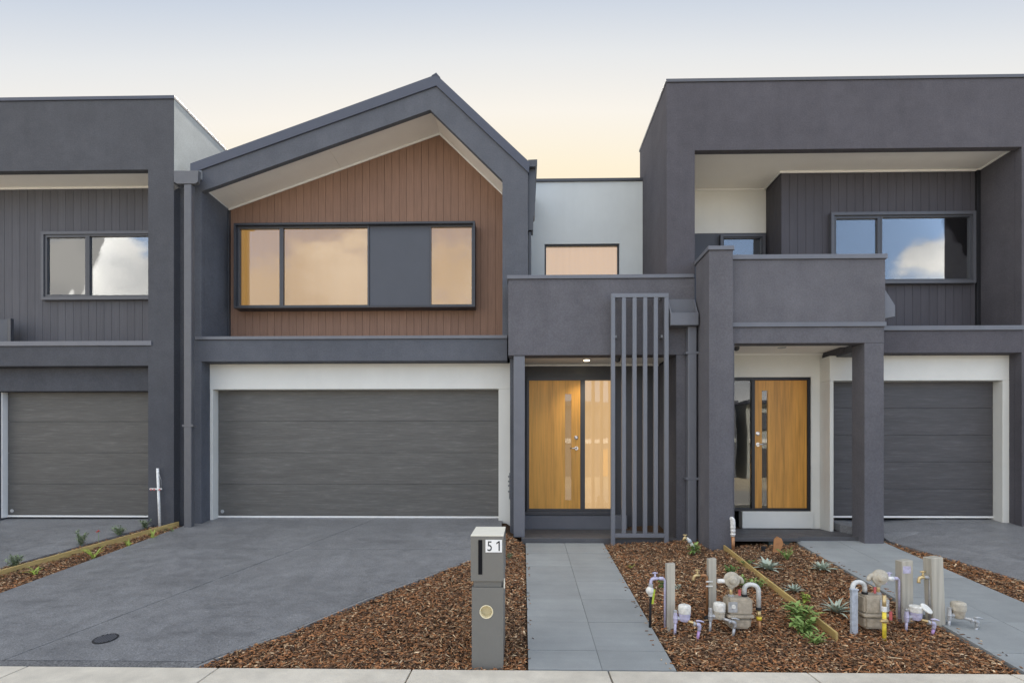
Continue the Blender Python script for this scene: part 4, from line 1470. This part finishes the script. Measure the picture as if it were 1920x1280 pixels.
def water_meter(px, py_cap, py_ground, body, capm, pipe, foot, label, lid_open=False, fit='galv', capr=.057):
    gx_, gy_ = G(px, py_ground)
    zg = gz(gx_, gy_)
    zc = zg + (py_ground - py_cap) * gy_ / 1000.0      # top of cap
    t = thing('water_meter', (gx_, gy_, zg), label, 'meter', WM)
    y = gy_
    zb = zc - .085
    lathe('body', (gx_, y, zb - .075), [(.030, 0), (.044, .010), (.050, .030), (.052, .060), (.055, .066), (.055, .078)], body, t, 28)
    if lid_open:
        lathe('cap', (gx_, y, zb + .004), [(.056, 0), (.058, .004), (.058, .050), (.050, .058), (.002, .058)], capm, t, 28)
        o = lathe('lid', (0, 0, 0), [(.002, 0), (.056, 0), (.058, .006), (.054, .012), (.002, .014)], capm, None, 28)
        o.data.transform(Matrix.Translation((gx_ + .075, y - .035, zb + .045)) @ Matrix.Rotation(math.radians(38), 4, 'X') @ Matrix.Rotation(math.radians(22), 4, 'Y') @ Matrix.Translation((0, 0, -.006)))
        o.data.transform(Matrix.Translation(-BASE[t.name]))
        o.parent = t
    else:
        lathe('cap', (gx_, y, zb + .004), [(capr - .004, 0), (capr, .004), (capr + .001, .060), (capr - .004, .074), (capr - .016, .080), (.002, .081)], capm, t, 28)
        box('hinge', gx_ - .012, gx_ + .012, y - .012, y + .012, zb + .086, zb + .093, capm, t, .003)
    zp = zb - .045
    lx_ = gx_ - .085
    tube('inlet', [(lx_, y, zp), (gx_ - .045, y, zp)], .015, fit, t, 12)
    lathe('inlet_nut', (gx_ - .055, y, zp), [(.016, -.012), (.021, -.010), (.021, .010), (.016, .012)], fit, t, 8, 'x')
    lathe('ball_valve', (lx_, y, zp), [(.014, -.045), (.019, -.040), (.021, -.010), (.024, 0), (.021, .012), (.017, .045), (.014, .062)], pipe if fit != 'brass' else fit, t, 14)
    lathe('valve_nut', (lx_, y, zp + .055), [(.015, 0), (.019, .003), (.019, .02), (.008, .024)], 'galv', t, 8)
    tube('inlet_riser', [(lx_, y, zp - .03), (lx_ - .006, y, gz(lx_, y) - .05)], .012, pipe, t, 12)
    ox = gx_ + .100
    yo = y - .075
    tube('outlet', arc((gx_ + .025, y - .03, zp - .015), (gx_ + .06, yo, zp - .02), (ox, yo, zp - .03), 5), .014, 'brass' if foot == 'purple' else fit, t, 12)
    lathe('outlet_nut', (ox - .032, yo + .004, zp - .028), [(.015, -.01), (.021, -.008), (.021, .008), (.015, .01)], fit, t, 8, 'x')
    tube('outlet_elbow', arc((ox - .015, yo, zp - .03), (ox + .018, yo, zp - .028), (ox + .014, yo, zp - .065), 5) + [(ox + .010, yo, zp - .09)], [.019, .020, .021, .020, .018, .017, .016], pipe if foot == 'purple' else fit, t, 12)
    o = tube('lever_handle', [(ox - .02, yo - .006, zp + .004), (ox + .01, yo - .012, zp + .006), (ox + .05, yo - .018, zp - .004)], [.007, .009, .006], pipe if foot == 'purple' else fit, t, 8)
    tube('outlet_riser', [(ox + .010, yo, zp - .088), (ox - .006, yo, gz(ox, yo) - .04)], .013, foot, t, 12)
    return t


water_meter(1283.5, 1133, 1186, 'lilac', 'cap_white', 'lilac', 'purple', 'lilac water meter with white cap below the lilac tap stake')

cx, cy, z0, h, wd = stake(1327, 1341, 1047, 1158, 'grey timber stake with brass tap behind the beige gas meter')
zt0 = z0 + (1158 - 1078) * cy / 1000
t, tx = hose_tap(cx - wd / 2 - .013, cy - .02, zt0, -1, 'copper', 'brass', z0, 'brass garden tap on a copper riser clipped to a timber stake', 0, .10)
for dz_ in (-.055, -.10):
    box('pipe_clip', cx - wd / 2 - .032, cx - wd / 2 + .035, cy - wd / 2 - .012, cy - wd / 2 - .004, zt0 + dz_ - .007, zt0 + dz_ + .007, 'pvc_white', t, .002)
lathe('pipe_boot', (cx - wd / 2 - .013, cy - .02, z0 - .02), [(.030, 0), (.028, .03), (.016, .05), (.013, .055)], 'rubber', t, 12)
water_meter(1349, 1129, 1180, 'beige_light', 'cap_white', 'galv', 'galv', 'water meter with beige body and white cap in front of the gas meter')


def gas_meter(px, py_top, py_base, side, label, strap=False):
    gx_, gy_ = G(px, py_base)
    gy_ -= 0.0
    zg = gz(gx_, gy_)
    k = gy_ / 1000.0
    t = thing('gas_meter', (gx_, gy_, zg), label, 'meter', GM)
    hw, dp = .115, .085
    zb = zg + .015
    zt = zg + (py_base - py_top) * k
    zm = zb + (zt - zb) * .43
    # two pressed shells meeting at a flange
    bm = bmesh.new()
    bm_box(bm, gx_ - hw + .004, gx_ + hw - .004, gy_ - dp + .004, gy_ + dp - .004, zb, zm - .012)
    for v in bm.verts:
        if v.co.z < zb + .01:
            v.co.x = gx_ + (v.co.x - gx_) * .90
            v.co.y = gy_ + (v.co.y - gy_) * .86
    bmesh.ops.bevel(bm, geom=list(bm.edges), offset=.022, segments=4, affect='EDGES')
    put('lower_shell', fin(bm), 'beige_paint', t, smooth=False)
    box('flange', gx_ - hw - .006, gx_ + hw + .006, gy_ - dp - .006, gy_ + dp + .006, zm - .013, zm + .012, 'beige_paint', t, .005)
    bm = bmesh.new()
    bm_box(bm, gx_ - hw + .002, gx_ + hw - .002, gy_ - dp + .002, gy_ + dp - .002, zm + .010, zt)
    bmesh.ops.bevel(bm, geom=list(bm.edges), offset=.018, segments=4, affect='EDGES')
    put('upper_shell', fin(bm), 'beige_paint', t)
    ix = gx_ - side * hw * .55                          # inlet under the regulator
    oxp = gx_ + side * hw * .55
    # outlet: black union, pale bend over the side and down to the ground
    lathe('union_nut', (oxp, gy_, zt - .002), [(.018, 0), (.027, .003), (.027, .022), (.016, .026)], 'rubber', t, 12)
    ex_ = gx_ + side * (hw + .075)
    top = zt + .115
    pts = [(oxp, gy_, zt + .02), (oxp, gy_, zt + .06)] + arc((oxp, gy_, zt + .06), (oxp, gy_, top), ((oxp + ex_) / 2, gy_, top), 6)[1:] + arc(((oxp + ex_) / 2, gy_, top), (ex_, gy_ - .02, top), (ex_, gy_ - .02, zt + .05), 6)[1:] + [(ex_, gy_ - .02, zt - .10)]
    tube('outlet_bend', pts, .021, 'pipe_pale', t, 16)
    lathe('coupling', (ex_, gy_ - .02, zt - .125), [(.020, 0), (.027, .004), (.027, .026), (.022, .03)], 'rubber', t, 12)
    tube('yellow_sleeve', [(ex_, gy_ - .02, zt - .124), (ex_ + .004, gy_ - .022, zt - .20)], .019, 'beige_light' if strap else 'brass', t, 14)
    tube('yellow_band', [(ex_ + .004, gy_ - .022, zt - .185), (ex_ + .004, gy_ - .022, zt - .215)], .024, 'yellow', t, 14)
    tube('copper_tail', [(ex_ + .004, gy_ - .022, zt - .20), (ex_ + .008, gy_ - .03, zg - .06)], .015, 'copper', t, 14)
    # inlet and regulator
    tube('inlet_pipe', [(ix, gy_, zt - .01), (ix, gy_, zt + .10)], .016, 'brass', t, 12)
    lathe('inlet_nut', (ix, gy_, zt - .001), [(.016, 0), (.025, .003), (.025, .02), (.016, .023)], 'galv', t, 8)
    rz = zt + .165
    lathe('regulator', (ix, gy_ - .015, rz), [(.020, -.062), (.034, -.055), (.040, -.030), (.071, -.022), (.074, -.012), (.074, .004), (.071, .012), (.045, .020), (.036, .045), (.020, .052)], 'beige_light', t, 28, 'y')
    lathe('regulator_neck', (ix, gy_, zt + .07), [(.018, 0), (.026, .012), (.030, .05), (.024, .06)], 'beige_light', t, 16)
    tube('regulator_inlet', [(ix - side * .13, gy_ - .015, rz - .015), (ix - side * .055, gy_ - .015, rz - .015)], [.020, .022], 'pvc_white', t, 14)
    tube('vent_spout', arc((ix + side * .05, gy_ - .015, rz + .02), (ix + side * .10, gy_ - .015, rz + .02), (ix + side * .10, gy_ - .015, rz - .035), 5), .019, 'beige_light', t, 12)
    tg = box('red_tag', ix + side * .050, ix + side * .074, gy_ - .05, gy_ - .048, zt + .02, zt + .080, 'red_tag', t, 0)
    box('name_plate', gx_ - side * hw * .62 - .05, gx_ - side * hw * .62 + .035, gy_ - dp - .006, gy_ - dp - .001, zm + .04, zt - .03, 'galv', t, .002)
    lathe('dial', (gx_ - side * hw * .62, gy_ - dp - .006, (zm + zt) / 2 + .01), [(.002, -.006), (.018, -.006), (.020, 0)], 'cap_white', t, 16, 'y')
    return gx_, gy_, zg, zt


gas_meter(1383, 1118, 1178, 1, 'beige gas meter with copper tail beside the timber stake with the brass tap')

# ---- right pair
gx_, gy_, zg, zt = gas_meter(1634, 1114, 1178, -1, 'beige gas meter behind the pale blue steel post')
# pale blue-grey channel post in front of the second meter
sx0, sy0 = G(1603, 1184)
t = thing('channel_post', (sx0, sy0, gz(sx0, sy0)), 'pale blue-grey steel channel post in front of the second gas meter', 'post')
zz0 = gz(sx0, sy0)
ht = (1184 - 1108) * sy0 / 1000
bm = bmesh.new()
bm_box(bm, sx0 - .028, sx0 + .028, sy0, sy0 + .004, zz0 - .06, zz0 + ht)
bm_box(bm, sx0 - .028, sx0 - .024, sy0 + .0041, sy0 + .030, zz0 - .06, zz0 + ht)
bm_box(bm, sx0 + .024, sx0 + .028, sy0 + .0041, sy0 + .030, zz0 - .06, zz0 + ht)
put('channel', fin(bm), 'strap_blue', t)
box('top_cap', sx0 - .034, sx0 + .034, sy0 - .006, sy0 + .036, zz0 + ht + .001, zz0 + ht + .016, 'strap_blue', t, .003)
# yellow riser with a red isolating tag
yx0, yy0 = G(1658, 1194)
zz0 = gz(yx0, yy0)
t = thing('gas_riser', (yx0, yy0, zz0), 'yellow gas riser pipe with brass valve and red tags', 'pipe')
hh = (1194 - 1120) * yy0 / 1000
tube('yellow_pipe', [(yx0, yy0, zz0 - .05), (yx0, yy0, zz0 + hh * .64)], .017, 'yellow', t, 14)
lathe('brass_valve', (yx0, yy0, zz0 + hh * .36), [(.018, 0), (.026, .004), (.028, .02), (.026, .036), (.018, .04)], 'brass', t, 8)
tube('valve_lever', [(yx0, yy0 - .02, zz0 + hh * .36 + .02), (yx0 - .055, yy0 - .03, zz0 + hh * .36 + .024)], [.012, .008], 'brass', t, 8)
lathe('white_joint', (yx0, yy0, zz0 + hh * .64), [(.018, 0), (.022, .003), (.022, .045), (.018, .048)], 'pvc_white', t, 14)
tube('upper_pipe', [(yx0, yy0, zz0 + hh * .70), (yx0, yy0, zz0 + hh * 1.05)], .016, 'brass', t, 12)
box('red_tag', yx0 + .035, yx0 + .062, yy0 - .016, yy0 - .013, zz0 + hh * .44, zz0 + hh * .66, 'red_tag', t, 0)
tube('tag_wire', [(yx0 + .048, yy0 - .014, zz0 + hh * .66), (yx0 + .03, yy0 - .012, zz0 + hh * .74), (yx0 + .014, yy0 - .012, zz0 + hh * .78)], .002, 'galv', t, 6)

cx, cy, z0, h, wd = stake(1686, 1706, 1051, 1158, 'grey timber stake with lilac riser behind the lidded lilac meter', -.01)
zt0 = z0 + (1158 - 1084) * cy / 1000
t, tx = hose_tap(cx - wd / 2 - .013, cy - .02, zt0, -1, 'lilac', 'lilac', z0, 'lilac recycled-water tap on a riser beside the gas regulator', 0, .10)
box('warning_label', cx - wd / 2 + .004, cx + wd / 2 - .03, cy - wd * .45 - .004, cy - wd * .45 - .001, z0 + h - .12, z0 + h - .05, 'lilac', t, 0)
water_meter(1717, 1131, 1177, 'lilac', 'cap_white', 'lilac', 'purple', 'lilac water meter with its white lid flipped open', lid_open=True)

cx, cy, z0, h, wd = stake(1743, 1765, 1045, 1166, 'tall grey timber stake with brass tap next to the right paver path', -.04)
zt0 = z0 + (1166 - 1082) * cy / 1000
t, tx = hose_tap(cx - wd / 2 - .012, cy - .02, zt0, -1, 'galv', 'brass', z0, 'brass garden tap on a galvanised riser by the right paver path', 0, .07)
water_meter(1797, 1128, 1172, 'beige_paint', 'beige_light', 'galv', 'galv', 'beige water meter beside the right paver path', fit='galv', capr=.062)

# standpipes by the fin wall, a bent tap in the shrub, a leaning pipe at the left pier
sx0, sy0 = 3.0, 7.66
zz0 = gz(sx0, sy0)
zt0 = Z(970, sy0)
t = thing('standpipe', (sx0, sy0, zz0), 'capped white hose standpipe on a copper riser at the fin wall', 'pipe')
tube('copper_riser', [(sx0, sy0, zz0 - .05), (sx0 - .004, sy0, zz0 + .20)], [.020, .026], 'copper', t, 12)
tube('white_hose_end', [(sx0 - .004, sy0, zz0 + .19), (sx0 - .006, sy0, zt0 - .08)] + arc((sx0 - .006, sy0, zt0 - .08), (sx0 - .006, sy0, zt0), (sx0 - .04, sy0 - .01, zt0), 5)[1:], [.030, .034, .034, .034, .032, .030, .024], 'pvc_white', t, 14)
for i in range(3):
    lathe('tape_ring', (sx0 - .005, sy0, zz0 + .215 + .05 * i), [(.034, 0), (.036, .004), (.036, .016), (.034, .02)], 'pvc_white', t, 14)

bx_, by_ = G(1299, 1034)
zz0 = gz(bx_, by_)
t = thing('bent_tap', (bx_, by_, zz0), 'brass tap on a bent blue and white pipe among green leaves', 'tap')
tube('bent_pipe', [(bx_ + .02, by_, zz0 - .04), (bx_, by_, zz0 + .08), (bx_ - .06, by_ - .02, zz0 + .17), (bx_ - .10, by_ - .03, zz0 + .20)], [.024, .024, .022, .020], 'pvc_white', t, 12)
tube('blue_band', [(bx_ - .035, by_ - .012, zz0 + .132), (bx_ - .060, by_ - .02, zz0 + .170)], .026, 'strap_blue', t, 12)
tube('tap_body', [(bx_ - .095, by_ - .03, zz0 + .198), (bx_ - .13, by_ - .035, zz0 + .205), (bx_ - .15, by_ - .035, zz0 + .16)], [.018, .020, .016], 'brass', t, 12)
tube('tap_handle', [(bx_ - .15, by_ - .035, zz0 + .245), (bx_ - .09, by_ - .035, zz0 + .245)], .008, 'brass', t, 8)
tube('spindle', [(bx_ - .12, by_ - .035, zz0 + .21), (bx_ - .12, by_ - .035, zz0 + .245)], .009, 'brass', t, 8)

wx, wy = X(300, 8.50), 8.50
zz0 = gz(wx, wy)
t = thing('white_pipe', (wx, wy, zz0), 'leaning white plastic pipe with red clamp at the left pier', 'pipe')
tube('shaft', [(wx, wy, zz0 - .05), (X(295.5, 8.56), 8.56, Z(878, 8.56))], .020, 'pvc_white', t, 14)
zc = Z(917, 8.53)
xc = X(297, 8.53)
box('clamp', xc - .13, xc + .07, 8.505, 8.52, zc - .012, zc + .012, 'pvc_white', t, .004)
for dx in (-.10, -.05, .04):
    box('red_catch', xc + dx - .012, xc + dx + .012, 8.496, 8.504, zc - .022, zc + .004, 'red_tag', t, .003)
tube('wire', [(xc + .01, 8.52, Z(885, 8.5)), (xc + .05, 8.52, Z(900, 8.5)), (xc + .06, 8.51, zc)], .003, 'galv', t, 6)

# odds and ends under the right porch slab
ox_, oy_ = 3.58, 7.55
zz0 = gz(ox_, oy_)
t = thing('broken_board', (ox_, oy_, zz0), 'split orange timber offcut standing in the bark below the porch slab', 'board')
bm = bmesh.new()
bm_prism(bm, [(ox_ - .07, zz0 - .03), (ox_ + .02, zz0 - .03), (ox_ + .075, zz0 + .10), (ox_ + .05, zz0 + .17), (ox_ - .01, zz0 + .20), (ox_ - .05, zz0 + .16)], oy_, oy_ + .02)
put('offcut', fin(bm), 'terracotta', t)
t = thing('plastic_pit', (3.74, 7.95, gz(3.74, 7.95)), 'dark green plastic pit box under the right porch slab', 'pit box')
box('pit_wall', 3.60, 3.92, 7.87, 8.10, .30, .455, 'dark_green_plastic', t, .01)
box('pit_lid', 3.585, 3.935, 7.86, 8.11, .456, .468, 'dark_green_plastic', t, .004)
t = thing('black_pipe', (3.40, 7.6, gz(3.4, 7.6)), 'short black pipe rising from the bark below the porch slab', 'pipe')
tube('shaft', [(3.40, 7.6, gz(3.4, 7.6) - .06), (3.40, 7.62, .44)], .026, 'rubber', t, 12)
lathe('collar', (3.40, 7.602, gz(3.4, 7.6) + .02), [(.028, 0), (.034, .004), (.034, .03), (.028, .034)], 'rubber', t, 12)

# ================================================================== PLANTS
def bm_leaf(bm, base, az, el, ln, wd, curl=.6, n=5, fold=.25):
    """one arched blade with a folded midrib"""
    d = Vector((math.cos(az), math.sin(az), 0))
    s = Vector((-math.sin(az), math.cos(az), 0))
    p = Vector(base)
    rows = []
    ang = el
    step = ln / n
    for i in range(n + 1):
        t = i / n
        w_ = wd * math.sin(math.pi * (.08 + .92 * t) ** .8) * .5 + wd * .04
        if i == n:
            w_ = wd * .03
        up = Vector((0, 0, 1)) * math.cos(ang) - d * math.sin(ang)
        rows.append((bm.verts.new(p - s * w_ + up * w_ * fold), bm.verts.new(p), bm.verts.new(p + s * w_ + up * w_ * fold)))
        p = p + (d * math.cos(ang) + Vector((0, 0, 1)) * math.sin(ang)) * step
        ang -= curl / n
    for a, b in zip(rows, rows[1:]):
        bm.faces.new((a[0], a[1], b[1], b[0]))
        bm.faces.new((a[1], a[2], b[2], b[1]))


def rosette(px, py, r, mat, label, group, n=26, wd=.035, el=(.25, 1.25), name='rosette_plant', cat='plant'):
    x, y = G(px, py)
    z = gz(x, y) - .01
    t = thing(name, (x, y, z), label, cat, group)
    for i in range(n):
        bm = bmesh.new()
        az = i * 2.399 + random.uniform(-.2, .2)
        e_ = el[0] + (el[1] - el[0]) * (i / n) + random.uniform(-.1, .1)
        ln = r * random.uniform(.75, 1.15) * (1.0 - .25 * i / n)
        bm_leaf(bm, (x + .012 * math.cos(az), y + .012 * math.sin(az), z + .012 * i / n), az, e_, ln, wd * random.uniform(.8, 1.2), random.uniform(.2, .9))
        put('leaf', fin(bm), mat, t, smooth=True)
    return t


def leafy(px, py, h, spread, mat, label, group, stems=7, per=8, ll=.06, lw=.028, name='leafy_plant', cat='plant'):
    x, y = G(px, py)
    z = gz(x, y) - .02
    t = thing(name, (x, y, z), label, cat, group)
    st = bmesh.new()
    lf = bmesh.new()
    for i in range(stems):
        a = random.uniform(0, 6.28)
        lean = random.uniform(.15, 1.0) * spread
        hh = h * random.uniform(.6, 1.05)
        p0 = Vector((x, y, z))
        p2 = Vector((x + math.cos(a) * lean, y + math.sin(a) * lean * .7, z + hh))
        p1 = (p0 + p2) / 2 + Vector((0, 0, hh * .2))
        pts = arc(p0, p1, p2, 5)
        bm_tube(st, pts, [.004, .0035, .003, .003, .0025, .002], 5)
        for k in range(per):
            u = .2 + .8 * k / max(1, per - 1)
            q = Vector(p0) * (1 - u) ** 2 + p1 * 2 * u * (1 - u) + p2 * u * u
            bm_leaf(lf, q, a + random.uniform(-2.2, 2.2), random.uniform(-.2, .9), ll * random.uniform(.6, 1.2), lw * random.uniform(.7, 1.2), random.uniform(.2, 1.1), 4)
    put('stems', fin(st), mat, t)
    put('foliage', fin(lf), mat, t, smooth=True)
    return t


def strappy(px, py, h, n, label, group, mat='leaf_bright', wd=.016):
    x, y = G(px, py)
    z = gz(x, y) - .01
    t = thing('strappy_plant', (x, y, z), label, 'plant', group)
    for i in range(n):
        bm = bmesh.new()
        bm_leaf(bm, (x + random.uniform(-.02, .02), y + random.uniform(-.02, .02), z), random.uniform(0, 6.28), random.uniform(.7, 1.5), h * random.uniform(.6, 1.15), wd, random.uniform(.4, 1.8), 6, .35)
        put('leaf', fin(bm), mat, t, smooth=True)
    return t


GR = 'silver rosette plants'
rosette(1439, 1066, .20, 'leaf_grey', 'large silver-grey rosette plant near the broken board', GR, 34, .042)
rosette(1541, 1067, .18, 'leaf_grey', 'silver-grey rosette plant close to the right paver path', GR, 30, .030)
rosette(1568, 1146, .19, 'leaf_grey', 'silver-grey rosette plant beside the pale blue steel post', GR, 32, .030)
rosette(1489, 1106, .13, 'leaf_grey', 'small silver-grey rosette plant above the yellow-green seedling', GR, 20, .024)
GL = 'young leafy plants in the wide bed'
leafy(1476, 1046, .14, .15, 'leaf_mid', 'feathery green plant below the right porch slab', GL, 12, 10, .045, .012)
leafy(1370, 1079, .13, .13, 'leaf_green', 'dark green seedling with white bud left of the timber edging', GL, 9, 8, .05, .026)
leafy(1398, 1098, .13, .14, 'leaf_mid', 'green seedling left of the timber edging behind the gas pipe', GL, 9, 8, .06, .022)
leafy(1424, 1102, .12, .10, 'leaf_mid', 'green seedling touching the timber edging above the copper tail', GL, 7, 7, .055, .020)
leafy(1509, 1128, .11, .07, 'leaf_bright', 'yellow-green seedling right of the timber edging', GL, 6, 7, .05, .026)
leafy(1500, 1164, .17, .15, 'leaf_mid', 'bushy bright green plant growing over the timber edging', GL, 13, 8, .105, .036)
leafy(1508, 1184, .13, .13, 'leaf_mid', 'bright green plant with broad leaves beside the end of the timber edging', GL, 9, 8, .10, .036)
leafy(1530, 1203, .10, .16, 'leaf_mid', 'low trailing green plant at the end of the timber edging', GL, 8, 8, .06, .018)
leafy(1398, 1058, .08, .12, 'leaf_green', 'low dark green plant between the edging and the silver rosette', GL, 7, 7, .04, .016)
leafy(1300, 1037, .15, .09, 'leaf_mid', 'green leafy plant round the bent tap pipe', GL, 8, 7, .09, .030)
leafy(1241, 1100, .12, .06, 'leaf_green', 'small green seedling behind the lilac tap', GL, 5, 6, .045, .014)
leafy(1271, 1103, .07, .07, 'leaf_grey', 'small grey-green seedling beside the lilac tap stake', GL, 5, 6, .035, .014)
leafy(1182, 1062, .05, .10, 'leaf_bright', 'thin yellow sprig lying near the slatted screen', GL, 4, 4, .05, .006)
leafy(955, 1045, .07, .04, 'leaf_sage', 'small grey-green succulent right of the letterbox', 'plants by the letterbox', 6, 7, .035, .016)
GS = 'grey-green shrubs along the left edging'
leafy(26, 1062, .17, .13, 'leaf_sage', 'grey-green shrub by the left edging, farthest from the houses', GS, 16, 12, .048, .015, 'small_shrub', 'shrub')
leafy(152, 1022, .22, .16, 'leaf_sage', 'tallest grey-green shrub by the left edging, next to the red flower', GS, 20, 12, .048, .015, 'small_shrub', 'shrub')
leafy(224, 1003, .16, .15, 'leaf_sage', 'spreading grey-green shrub by the left edging beyond the red flower', GS, 18, 12, .048, .015, 'small_shrub', 'shrub')
leafy(272, 990, .15, .10, 'leaf_sage', 'small grey-green shrub by the left edging near the white pipe', GS, 12, 12, .048, .015, 'small_shrub', 'shrub')
GT = 'yellow-green tufts along the left driveway'
strappy(66, 1075, .16, 9, 'yellow-green strappy tuft nearest the street beside the left edging', GT)
strappy(175, 1045, .30, 9, 'tall yellow-green strappy tuft below the red flower', GT)
strappy(240, 1022, .13, 7, 'low yellow-green tuft in the middle of the left bark strip', GT)
strappy(286, 1008, .18, 8, 'arching yellow-green tuft nearest the left pier', GT)
strappy(322, 995, .14, 6, 'thin green tuft at the foot of the left downpipe', GT, 'leaf_mid', .012)
fx_, fy_ = G(184, 1022)
zz0 = gz(fx_, fy_)
t = thing('red_flower', (fx_, fy_, zz0), 'single red flower head on a thin stem behind the left edging', 'flower')
tube('stem', [(fx_, fy_, zz0 - .02), (fx_ + .01, fy_, zz0 + .10), (fx_, fy_, zz0 + .20)], .004, 'leaf_sage', t, 6)
for i in range(9):
    bm = bmesh.new()
    bm_leaf(bm, (fx_, fy_, zz0 + .20), i * .7, random.uniform(-.3, 1.0), .04, .022, .5, 4)
    put('petal', fin(bm), 'flower_red', t, smooth=True)
